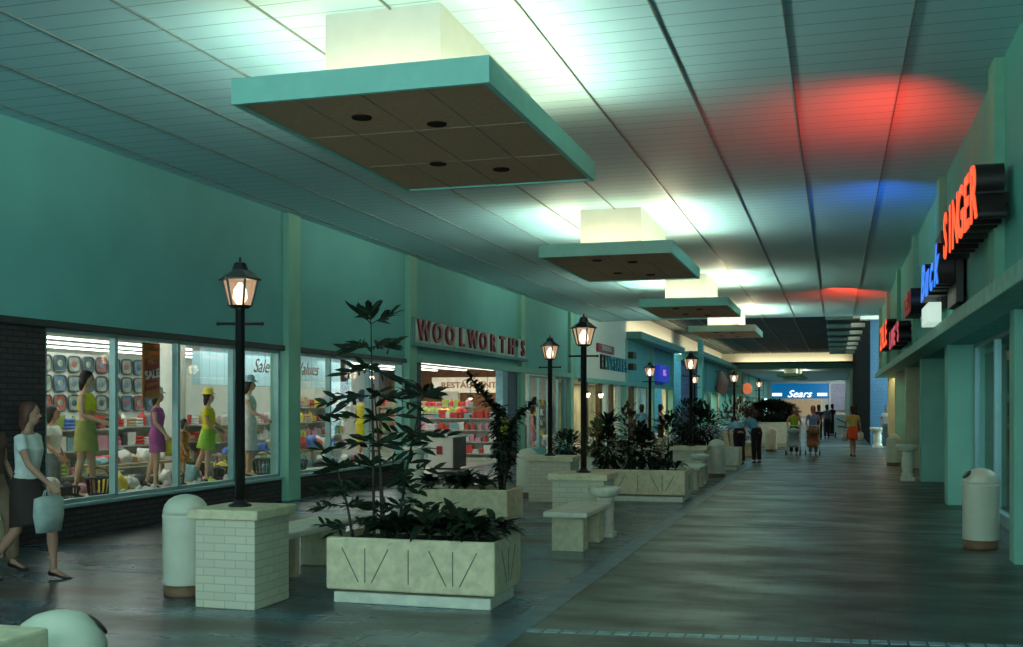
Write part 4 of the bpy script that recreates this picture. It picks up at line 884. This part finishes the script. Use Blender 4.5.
MB().box(-0.42, 0.42, -0.04, 0.04, 0.18, 1.2, 0.01).build('board', PALE, o)
MB().tube([(-0.3, -0.046, 1.0), (0.1, -0.046, 0.8), (0.35, -0.046, 0.95)], 0.03, n=6).tube([(-0.25, -0.046, 0.6), (0.3, -0.046, 0.55)], 0.03, n=6).build('drawn_marks', LEAF2, o)
for s in (-0.35, 0.35): MB().box(s - 0.03, s + 0.03, -0.2, 0.2, 0, 0.3, 0.01).build('leg', IRON, o)

# wall lanterns
def sconce(loc, rz, label):
    o = thing('wall_lantern', label, 'wall lamp', loc, rz)
    MB().box(-0.05, 0.05, 0, 0.02, -0.12, 0.12, 0.005).tube([(0, 0, 0.02), (0, -0.12, 0.08), (0, -0.18, 0.04)], 0.012, n=6).build('bracket', IRON, o)
    b = MB(); frust(b, -0.16, 0.06, 0.0, 0.1, 6); q = b.build('glass', LB, o); q.location = (0, -0.18, 0)
    b = MB(); frust(b, 0.0, 0.13, 0.09, 0.02, 6); q = b.build('roof', IRON, o); q.location = (0, -0.18, 0)
    p = Vector((0, -0.3, -0.05)); p.rotate(Matrix.Rotation(rz, 3, 'Z')); point(Vector(loc) + p, 8, (1, 0.8, 0.5), 0.08)
sconce((1.95, 47.98, 3.05), 0, 'small wall lantern on the blue tiled pier')
sconce((LX + 0.07, 41.3, 2.15), PI / 2, 'left wall lantern of the pair on the pale shop front')
sconce((LX + 0.07, 43.8, 2.15), PI / 2, 'right wall lantern of the pair on the pale shop front')

# ---------------------------------------------------------------- shop interiors, left side
IW = mat('store_white', (0.60, 0.64, 0.58), 0.7, vary=0.03); SFL = mat('store_floor', (0.42, 0.42, 0.36), 0.4, vary=0.1, scale=2)
BX = -16.6
struct('floor_store', MB().box(BX, LX - 0.25, 5, 41, -0.2, 0), SFL)
struct('wall_store_back', MB().box(BX - 0.2, BX, 5, 41, 0, 3.0), IW)
struct('wall_store_side', MB().box(BX, LX - 0.25, 5, 5.2, 0, 3.0), IW)
struct('ceiling_store', MB().box(BX - 0.2, LX - 0.25, 5, 41, 3.0, 3.1), IW)
BRN = mat('restaurant_brown', (0.20, 0.10, 0.05), 0.7, vary=0.15)
struct('wall_store_end', MB().box(BX, LX - 0.3, 38.6, 38.8, 0, 3.0), BRN)
TG = emit('store_tube', (1.0, 1.0, 0.92), 2.6)
for i, x in enumerate((-10.4, -11.5, -12.6, -13.7, -14.8, -15.9)):
    o = thing('ceiling_light', ['first', 'second', 'third', 'fourth', 'fifth', 'sixth'][i] + ' row of white fluorescent tubes from the shop window, on the shop ceiling', 'ceiling light', (x, 7, 2.97), 0, 'fluorescent rows in the shop')
    MB().box(-0.09, 0.09, 0, 30, -0.02, 0.03).build('fixture', IW, o)
    MB().tube([(-0.05, 0, -0.04), (-0.05, 30, -0.04)], 0.02, n=6).build('tube', TG, o); MB().tube([(0.05, 0, -0.04), (0.05, 30, -0.04)], 0.02, n=6).build('tube', TG, o)
for y in (10, 16, 22, 28, 34): area((-12.5, y, 2.85), (-12.5, y, 0), 4, 4, 66, (1.0, 0.97, 0.86))
# display deck behind the windows
DECK = mat('deck_ochre', (0.40, 0.33, 0.14), 0.6)
for y0, y1, n_ in ((11.5, 17.4, 'first'), (18.1, 23.2, 'second')):
    o = MB().box(LX - 1.35, LX - 0.27, y0, y1, 0, SILL, 0.01).build('display_deck', DECK); tag(o, 'low ochre display deck inside the %s shop window' % n_, 'display platform')
# rounded column and blue valance
o = MB().lathe([(0.26, 0), (0.24, 0.1), (0.24, 2.9), (0.28, 3.0)], -11.6, 17.5, 0, 24).build('wall_store_column', IW, None, True); o['kind'] = 'structure'
VB = brick_mat('pale_blue_boards', (0.35, 0.56, 0.62), (0.38, 0.60, 0.66), (0.25, 0.42, 0.48), 0.3, 3.0, axis='YZ')
struct('wall_store_valance', MB().box(-13.1, -12.9, 20.5, 28, 2.14, 2.98), VB)
struct('wall_store_end_white', MB().box(-11.3, LX - 0.3, 38.45, 38.6, 0, 3.0), IW)
# restaurant fascia
o = thing('store_sign', 'pale fascia reading RESTAURANT deep inside the wide shop entrance', 'sign', (-12.6, 38.3, 2.42))
MB().box(-1.75, 1.6, 0, 0.2, -0.27, 0.30, 0.02).build('backboard', emit('restaurant_board', (1, 0.9, 0.7), 0.25, (0.75, 0.72, 0.6)), o)
glyph('letters', 'RESTAURANT', 0.30, 0.03, mat('dull_salmon', (0.50, 0.28, 0.20), 0.5), o, (-0.3, -0.02, 0), FACE_S, 1.15, bold=0.006)
for x in (-13.6, -11.5):
    struct('trim_%d' % k, MB().box(x - 0.3, x + 0.3, 38.2, 38.5, 0, 2.2), IW); k += 1
def pend(x, y, z, label):
    o = thing('pendant_lamp', label, 'lamp', (x, y, z)); MB().tube([(0, 0, 0.1), (0, 0, 3.0 - z)], 0.008, n=6).build('cord', IRON, o)
    MB().lathe([(0.14, 0), (0.10, 0.09), (0.03, 0.13)], n=16).build('shade', IRON, o, True); MB().ell((0, 0, 0.0), (0.07,) * 3, 10).build('bulb', LB, o, True)
pend(-12.6, 37.6, 1.95, 'left glowing pendant under the RESTAURANT fascia'); pend(-11.9, 37.4, 1.95, 'right glowing pendant under the RESTAURANT fascia')
point((-12.3, 37, 1.8), 15, (1, 0.7, 0.35), 0.1)

# wall of trays
TR = [mat('tray_a', (0.05, 0.10, 0.12), 0.3, vary=0.3), mat('tray_b', (0.28, 0.34, 0.28), 0.3, vary=0.3), mat('tray_c', (0.35, 0.10, 0.08), 0.3, vary=0.3), mat('tray_d', (0.12, 0.22, 0.34), 0.3, vary=0.3)]
TRL = mat('tray_rim', (0.10, 0.13, 0.13), 0.3, metal=0.4)
CN = ['dark', 'grey-green', 'reddish', 'blue']
RW = ['top', 'second', 'third']; CO = 'first second third fourth fifth sixth seventh eighth ninth tenth eleventh twelfth thirteenth fourteenth'.split()
BXT = -13.6
struct('wall_store_partition', MB().box(BXT - 0.12, BXT, 13.5, 20.4, 0, 2.66), IW)
r = random.Random(5)
for ri in range(3):
    for ci in range(14):
        z = 2.46 - ri * 0.36; y = 14.95 + ci * 0.395; kk = r.randrange(4)
        o = thing('serving_tray', '%s serving tray hung on the shop partition, %s row, %s from the left' % (CN[kk], RW[ri], CO[ci]), 'tray', (BXT + 0.02, y, z), 0, 'trays on the shop partition')
        w, h = 0.165, 0.145; b = MB()
        pts = [(w * (abs(math.cos(a)) ** 0.5) * (1 if math.cos(a) > 0 else -1), h * (abs(math.sin(a)) ** 0.5) * (1 if math.sin(a) > 0 else -1)) for a in [2 * PI * q / 24 for q in range(24)]]
        b.prism(pts, 0, 0.02); q_ = b.build('tray_base', TR[kk], o); q_.rotation_euler = FACE_E
        b = MB(); b.tube([(x_, y_, 0.02) for x_, y_ in pts + [pts[0]]], 0.018, (0, 0, 1), 6); q_ = b.build('rim', TRL, o); q_.rotation_euler = FACE_E
        MB().ell((0.022, 0, 0), (0.006, w * 0.45, h * 0.45), 10).build('painted_motif', TR[(kk + 1 + ri) % 4], o, True)

# goods
GC = [((0.65, 0.66, 0.62), 'white'), ((0.10, 0.20, 0.55), 'blue'), ((0.55, 0.06, 0.05), 'red'), ((0.20, 0.38, 0.42), 'teal'), ((0.70, 0.55, 0.08), 'yellow'), ((0.60, 0.30, 0.38), 'pink'), ((0.05, 0.06, 0.06), 'black'), ((0.50, 0.36, 0.22), 'tan'), ((0.30, 0.40, 0.10), 'olive')]
GM = [cloth('goods_' + n_, c_) for c_, n_ in GC]
def lump_mesh(seed, fold=0.5):
    b = MB(); q = bmesh.ops.create_icosphere(b.bm, subdivisions=3, radius=1)
    for v in q['verts']:
        n_ = noise.noise(v.co * 1.7 + Vector((seed * 3.1, 0, 0))) * fold + noise.noise(v.co * 4.0 + Vector((0, seed * 2.3, 0))) * fold * 0.45
        v.co *= 1 + n_
        if v.co.z < -0.35: v.co.z = -0.35
        v.co.z += 0.35
    me = bpy.data.meshes.new('garment'); bmesh.ops.recalc_face_normals(b.bm, faces=b.bm.faces); b.bm.to_mesh(me); b.bm.free()
    for p in me.polygons: p.use_smooth = True
    return me
LM = []
for s in range(4):
    for mi in range(len(GM)):
        pass
base = [lump_mesh(s + 1) for s in range(4)]
cache = {}
def lump(s, mi):
    if (s, mi) not in cache:
        me = base[s].copy(); me.materials.append(GM[mi]); cache[(s, mi)] = me
    return cache[(s, mi)]
def pile(loc, sc, s, mi, label, group):
    o = bpy.data.objects.new('folded_garment', lump(s, mi)); C.objects.link(o); o.location = loc; o.scale = sc; o.rotation_euler = (0, 0, loc[1] * 3.7); tag(o, label, 'clothing', group); return o
r = random.Random(21); SHT = mat('table_tan', (0.35, 0.26, 0.15), 0.5)
# heaps on the decks and the tables behind: (y range, x range, z)
def seg_name(y, x):
    return ('first' if y < 12.9 else 'second' if y < 14.4 else 'third' if y < 15.95 else 'fourth' if y < 17.5 else 'fifth' if y < 19.5 else 'sixth' if y < 21.4 else 'seventh') + ' shop window pane'
spots = []
for i in range(34):
    y = 11.9 + (23.0 - 11.9) * (i + 0.5) / 34
    if 17.3 < y < 18.3: continue
    mi = r.choice([0, 0, 1, 2, 3, 5, 6, 4]); z = SILL
    sc = (r.uniform(0.12, 0.18), r.uniform(0.12, 0.22), r.uniform(0.08, 0.2))
    pile((-9.86 - r.uniform(0.3, 0.62), y, z), sc, r.randrange(4), mi, '%s garment heaped on the display deck behind the %s' % (GC[mi][1], seg_name(y, 0)), 'garments heaped on the window decks')
for nm, ya, yb in (('first', 14.6, 17.0), ('second', 18.6, 22.8)):
    o = thing('display_table', 'long low table heaped with garments behind the %s window deck' % nm, 'table', (-11.15, (ya + yb) / 2, 0)); hl = (yb - ya) / 2
    MB().box(-0.3, 0.3, -hl, hl, 0.72, 0.76, 0.008).build('tabletop', SHT, o)
    for sx in (-0.26, 0.26):
        for sy in (-hl + 0.08, hl - 0.08): MB().box(sx - 0.025, sx + 0.025, sy - 0.025, sy + 0.025, 0, 0.72).build('leg', SHT, o)
    n_ = int((yb - ya) / 0.3)
    for i in range(n_):
        mi = r.choice([0, 0, 1, 2, 3, 0, 5, 7, 1]); y = ya + (yb - ya) * (i + 0.5) / n_
        pile((-11.15 + r.uniform(-0.1, 0.12), y, 0.76), (r.uniform(0.12, 0.17), r.uniform(0.13, 0.2), r.uniform(0.08, 0.2)), r.randrange(4), mi, '%s garment in the heap on the table behind the %s window deck' % (GC[mi][1], nm), 'garments heaped on the tables')
# shoes on the sill edge
SHO = [mat('sandal_white', (0.7, 0.72, 0.68), 0.5), mat('sandal_pink', (0.6, 0.25, 0.35), 0.5), mat('sandal_lime', (0.45, 0.6, 0.1), 0.5), mat('sandal_black', (0.02, 0.02, 0.02), 0.4)]
for i, (u, mi) in enumerate(((118, 0), (136, 0), (147, 0), (170, 1), (195, 0), (210, 2), (228, 0), (172, 0))):
    y = WX(u, -9.72); o = thing('display_shoe', ['white', 'pink', 'lime', 'black'][mi] + ' shoe on the display deck, ' + ('by the first mullion', 'left of the magenta mannequin', 'under the magenta mannequin', 'right of the magenta mannequin', 'under the lime-skirted mannequin', 'right of the lime-skirted mannequin', 'just left of the lantern post', 'near the child mannequin')[i], 'shoe', (-9.68 - 0.06 * (i == 7), y, SILL), i * 0.8)
    MB().tube([(0, -0.11, 0.03), (0, -0.03, 0.03), (0, 0.08, 0.025), (0, 0.14, 0.015)], [(0.035, 0.03), (0.032, 0.03), (0.045, 0.02), (0.025, 0.012)], (1, 0, 0), 10).build('sole', SHO[mi], o, True)
    MB().ell((0, -0.07, 0.06), (0.034, 0.045, 0.045), 10).ell((0, 0.06, 0.04), (0.042, 0.05, 0.03), 10).build('upper', SHO[mi], o, True)
# dark wicker baskets
def basket(u, X, sc, label):
    o = thing('wicker_basket', label, 'basket', (X, WX(u, X), SILL), 0, 'dark baskets on the window decks', sc)
    b = MB(); b.lathe([(0.14, 0), (0.17, 0.02), (0.16, 0.06)], n=20)
    for q in range(16):
        a = 2 * PI * q / 16; b.tube([(0.16 * math.cos(a), 0.16 * math.sin(a), 0.04), (0.2 * math.cos(a), 0.2 * math.sin(a), 0.30)], 0.011, n=5)
    b.build('staves', IRON, o)
    b = MB(); ring = [(0.205 * math.cos(2 * PI * q / 20), 0.205 * math.sin(2 * PI * q / 20), 0.30) for q in range(21)]; b.tube(ring, 0.018, (0, 0, 1), 6); b.build('rim', IRON, o)
    ring = [(0.2 * math.cos(PI * q / 10), 0, 0.30 + 0.16 * math.sin(PI * q / 10)) for q in range(11)]; MB().tube(ring, 0.012, (0, 1, 0), 6).build('handle', IRON, o)
basket(99, -9.78, 0.85, 'tall dark basket beside the olive-shorts mannequin'); basket(70, -9.74, 0.6, 'small dark basket at the feet of the olive-shorts mannequin')
basket(222, -9.9, 0.7, 'dark basket between the lime-skirted mannequin and the lantern post'); basket(263, -9.85, 0.95, 'wide dark basket right of the nearest lantern post'); basket(178, -9.9, 0.5, 'small dark basket behind the child mannequin')
basket(300, -9.8, 0.7, 'dark basket at the left end of the second shop window'); basket(372, -9.9, 0.8, 'dark basket at the right of the second shop window')

# shelving units with goods
SH = mat('shelf_white', (0.42, 0.46, 0.40), 0.5)
def goods_meshes():
    out = []
    for mi in range(len(GM)):
        b = MB(); b.box(-0.07, 0.07, -0.05, 0.05, 0, 0.17, 0.006).box(-0.06, 0.06, -0.052, -0.05, 0.05, 0.12)
        o1 = b; me = bpy.data.meshes.new('carton'); o1.bm.to_mesh(me); o1.bm.free(); me.materials.append(GM[mi]); out.append(('goods_carton', me))
        b = MB().lathe([(0.05, 0), (0.055, 0.02), (0.055, 0.12), (0.02, 0.16), (0.02, 0.19)], n=10); me = bpy.data.meshes.new('bottle'); b.bm.to_mesh(me); b.bm.free(); me.materials.append(GM[mi]); out.append(('goods_bottle', me))
        b = MB()
        for q in range(3): b.box(-0.1 + 0.005 * q, 0.1 - 0.004 * q, -0.08, 0.08, q * 0.045, q * 0.045 + 0.04, 0.015)
        me = bpy.data.meshes.new('folded'); b.bm.to_mesh(me); b.bm.free(); me.materials.append(GM[mi]); out.append(('folded_linen', me))
    return out
GD = goods_meshes()
NAMES = {'goods_carton': 'carton', 'goods_bottle': 'bottle', 'folded_linen': 'linen'}
def gondola(x, y, L, rz, label, short, levels=(0.15, 0.55, 0.95, 1.3), step=0.21, pal=None, seed=1, w=0.5):
    r = random.Random(seed); o = thing('shelving_unit', label, 'shelving', (x, y, 0), rz)
    MB().box(-L / 2, L / 2, -0.02, 0.02, 0, levels[-1] + 0.15, 0.004).build('back_panel', SH, o)
    MB().box(-L / 2, L / 2, -w / 2, w / 2, 0, 0.12, 0.01).build('plinth', SH, o)
    for z in levels: MB().box(-L / 2, L / 2, -w / 2, w / 2, z - 0.03, z, 0.004).build('shelf', SH, o)
    M = Matrix.Translation((x, y, 0)) @ Matrix.Rotation(rz, 4, 'Z')
    for z in levels:
        q = -L / 2 + 0.14
        while q < L / 2 - 0.1:
            kind, me = GD[(r.choice(pal) if pal else r.randrange(len(GM))) * 3 + r.randrange(3)]
            p = M @ Vector((q, -w * 0.28, z)); g = bpy.data.objects.new(kind, me); C.objects.link(g); g.location = p; g.rotation_euler = (0, 0, rz + r.uniform(-0.15, 0.15))
            s = r.uniform(0.9, 1.5); g.scale = (s * 1.1, s, s)
            tag(g, 'small %s among the goods crowding %s' % (NAMES[kind], short), 'goods', 'goods on ' + short)
            q += step * r.uniform(0.8, 1.15)
FE = PI / 2   # long side parallel to the mall, goods towards +x
gondola(-12.2, 14.3, 4.6, FE, 'white shelving behind the first three mannequins', 'the shelving behind the first three mannequins', seed=1)
gondola(-12.9, 19.4, 5.0, FE, 'white shelving beside the round store column', 'the shelving beside the store column', seed=2, pal=[0, 2, 3, 6, 0, 7])
gondola(-12.2, 21.8, 4.2, FE, 'white shelving behind the yellow-dressed mannequin', 'the shelving behind the yellow-dressed mannequin', seed=3, pal=[0, 4, 8, 5, 7])
gondola(-12.7, 25.4, 3.2, FE, 'white shelving under the pale blue valance', 'the shelving under the pale blue valance', seed=4, levels=(0.55, 0.95, 1.3, 1.65))
gondola(-11.2, 31.6, 3.0, 0.0, 'tiered shelving with red and white goods inside the wide entrance', 'the tiered shelving inside the entrance', levels=(0.25, 0.6, 0.95, 1.3), step=0.2, pal=[2, 0, 2, 5, 0, 3], seed=5)
gondola(-12.9, 34.0, 3.2, 0.0, 'tall shelving with red goods below the RESTAURANT fascia', 'the tall shelving below the RESTAURANT fascia', levels=(0.5, 0.9, 1.3, 1.65), step=0.2, pal=[2, 2, 5, 8, 7], seed=6)
gondola(-11.2, 29.3, 2.0, 0.0, 'low shelving with blue wares behind the white counter', 'the low shelving behind the white counter', levels=(0.2, 0.45, 0.7), step=0.2, pal=[1, 3, 0, 3], seed=7)
gondola(-10.5, 37.9, 1.4, 0.0, 'shelving unit behind the third shop window', 'the shelving behind the third shop window', levels=(0.3, 0.65, 1.0, 1.35, 1.7), step=0.18, pal=[0, 3, 2, 6, 4, 0], seed=8)
figure('mannequin', 'dark clothed mannequin behind the third shop window', 'mannequin', (-9.95, 35.6, 0), FR_, 1.0, skin=MSK, top=cloth('navy_top', (0.03, 0.06, 0.12)), trousers=NAV, detail=0.016)
figure('mannequin', 'mannequin in a pink dress behind the third shop window', 'mannequin', (-10.1, 37.0, 0), FR_, 0.95, skin=MSK, dress=cloth('rose', (0.5, 0.16, 0.2)), detail=0.016)
for i in range(9):
    mi = [8, 8, 4, 8, 2, 8, 5, 2, 8][i]
    pile((-12.6 + 0.3 * (i % 5), 33.2 + 0.4 * (i // 5), 1.48 + 0.0 * i), (0.2, 0.18, 0.2), i % 4, mi, '%s bundle on top of the entrance shelving' % GC[mi][1], 'bundles topping the entrance shelving').location.z = 1.31 + 0.02
# counter
o = thing('display_counter', 'white display counter with a dark side panel inside the wide entrance', 'counter', (-9.95, 27.6, 0), 0)
MB().box(-0.35, 0.35, -0.4, 0.4, 0.05, 0.85, 0.01).build('cabinet', IW, o); MB().box(0.352, 0.40, -0.4, 0.55, 0.05, 0.86, 0.01).build('dark_side_panel', mat('dark_brown_board', (0.05, 0.03, 0.02), 0.5), o)
MB().box(-0.38, 0.42, -0.43, 0.58, 0.85, 0.89, 0.01).build('worktop', IW, o); MB().box(-0.3, 0.3, -0.35, 0.35, 0, 0.05).build('plinth', IRON, o)
MB().box(-0.1, 0.06, -0.412, -0.4, 0.4, 0.62, 0.003).build('red_notice', RED, o)
# rear clothes rail behind first window: hanging garments
def banner(u, X, label, z0, z1, w):
    y = WX(u, X); o = thing('sale_banner', label, 'banner', (X, y, 0))
    MB().box(-0.012, 0.012, -w / 2, w / 2, z0, z1, 0.004).build('banner_sheet', mat('banner_orange', (0.50, 0.17, 0.03), 0.7), o)
    q = MB().box(0.013, 0.018, -w * 0.40, w * 0.40, z0 + 0.10, z1 - 0.22, 0.002).build('red_panel', mat('banner_red', (0.42, 0.03, 0.02), 0.7), o)
    MB().tube([(0, -w / 2, z1), (0, w / 2, z1)], 0.015, n=8).build('rod', IRON, o)
    for s in (-1, 1): MB().tube([(0, s * w * 0.4, z1), (0, s * w * 0.4, 2.98)], 0.004, n=5).build('cord', IRON, o)
    zc = (z0 + z1) / 2; GY = mat('banner_white', (0.70, 0.72, 0.65), 0.6); BR = emit('banner_light_red', (0.0, 0.0, 0.0), 0.0, (0.75, 0.20, 0.08))
    glyph('sale_text', 'SALE', 0.17, 0.006, GY, o, (0.024, 0, zc - 0.05), (PI / 2, -0.15, PI / 2), 1.0, bold=0.005)
    for t_, dz in (('BIG', 0.28), ('MID', 0.14), ('SUMMER', -0.20), ('SAVINGS', -0.30)):
        glyph('small_text', t_, 0.12 if dz > 0 else 0.075, 0.006, BR, o, (0.024, 0, zc + dz), (PI / 2, -0.15, PI / 2), 1.0)
banner(151, -9.7, 'orange and red SALE banner hanging in the first shop window', 1.80, 2.60, 0.42)
banner(345, -9.7, 'dark red hanging banner in the second shop window', 1.75, 2.60, 0.40)
o = thing('window_decal', 'curly orange-red lettering on the last pane of the first shop window', 'decal', (LX - 0.075, WX(265, LX), 2.36)); glyph('letters', 'Sale', 0.34, 0.004, mat('decal_salmon', (0.75, 0.30, 0.22), 0.5), o, (0, 0, 0), FACE_E, 1, 0.4)
o = thing('window_decal', 'curly orange-red lettering on the first pane of the second shop window', 'decal', (LX - 0.075, WX(311, LX), 2.36)); glyph('letters', 'Values', 0.34, 0.004, mat('decal_salmon', (0.75, 0.30, 0.22), 0.5), o, (0, 0, 0), FACE_E, 1, 0.4)

# interiors of the farther left shops
struct('wall_shop_back', MB().box(-12.5, -12.3, 41, 70, 0, 3), mat('shop_back_cream', (0.55, 0.50, 0.34), 0.7, vary=0.25, scale=1.2))
struct('floor_shop', MB().box(-12.5, -9.3, 41, 66, -0.05, 0.004), SFL)
struct('ceiling_shop', MB().box(-12.5, -9.4, 41, 66, 2.75, 2.85), IW)
for y, p in ((45, 60), (54, 60), (61, 150)): area((-11, y, 2.7), (-11, y, 0), 2, 5, p, (1, 0.9, 0.6))
BR2 = mat('brown_post', (0.16, 0.10, 0.05), 0.6)
for y, mm in ((42.2, BR2), (44.9, BR2), (46.2, PALE), (47.4, BR2), (49.0, PALE), (52.5, BR2), (54.2, PALE), (56.5, ALU), (63.5, CREAMP)):
    struct('trim_%d' % k, MB().box(LX - 0.2, LX - 0.02, y, y + 0.5, 0, 2.62), mm); k += 1
window(6, 42.7, 50.3, (), 0.05, 2.6, LX - 0.15); window(7, 50.8, 58.2, (54,), 0.05, 2.6, LX - 0.15)
struct('wall_far_shop_back', MB().box(-10.6, -10.4, 70, 168, 0, 3), mat('far_shop_back', (0.45, 0.42, 0.28), 0.7, vary=0.5, scale=0.5, dark=(0.08, 0.10, 0.09)))
for y in (80, 105, 130): area((-9.7, y, 2.6), (-9.9, y, 0), 0.8, 10, 60, (1, 0.9, 0.6))
# right shops
area((3.6, 16.5, 2.8), (3.6, 16.5, 0), 1.6, 4, 40, (0.6, 0.95, 1.0)); area((3.3, 35, 2.6), (3.3, 35, 0), 1.0, 4, 25, (1, 0.85, 0.5))
area((2.12, 34.2, 2.65), (2.1, 34.2, 0), 0.3, 3.5, 10, (1, 0.85, 0.5)); area((2.12, 41, 2.65), (2.1, 41, 0), 0.3, 4.5, 14, (1, 0.85, 0.5))

# ---------------------------------------------------------------- camera and world
w = bpy.data.worlds.new('teal_fill'); bpy.context.scene.world = w; w.use_nodes = True  # general teal fill let in through the open near end
bg = w.node_tree.nodes['Background']; bg.inputs[0].default_value = (0.36, 0.55, 0.57, 1); bg.inputs[1].default_value = 4.7
cd = bpy.data.cameras.new('camera'); co = bpy.data.objects.new('camera', cd); C.objects.link(co)
cd.sensor_width = 36; cd.lens = F / 1023 * 36; cd.shift_y = 81.5 / 1023; cd.clip_end = 400
co.location = (0, 0, EYE); co.rotation_euler = (PI / 2, 0, TH)
sc = bpy.context.scene; sc.camera = co
sc.view_settings.view_transform = 'Standard'; sc.view_settings.look = 'None'; sc.view_settings.gamma = 1; sc.view_settings.exposure = 0.42
sc.view_settings.use_curve_mapping = False
sc.cycles.use_denoising = True; sc.cycles.max_bounces = 8; sc.cycles.transparent_max_bounces = 12; sc.cycles.sample_clamp_indirect = 4
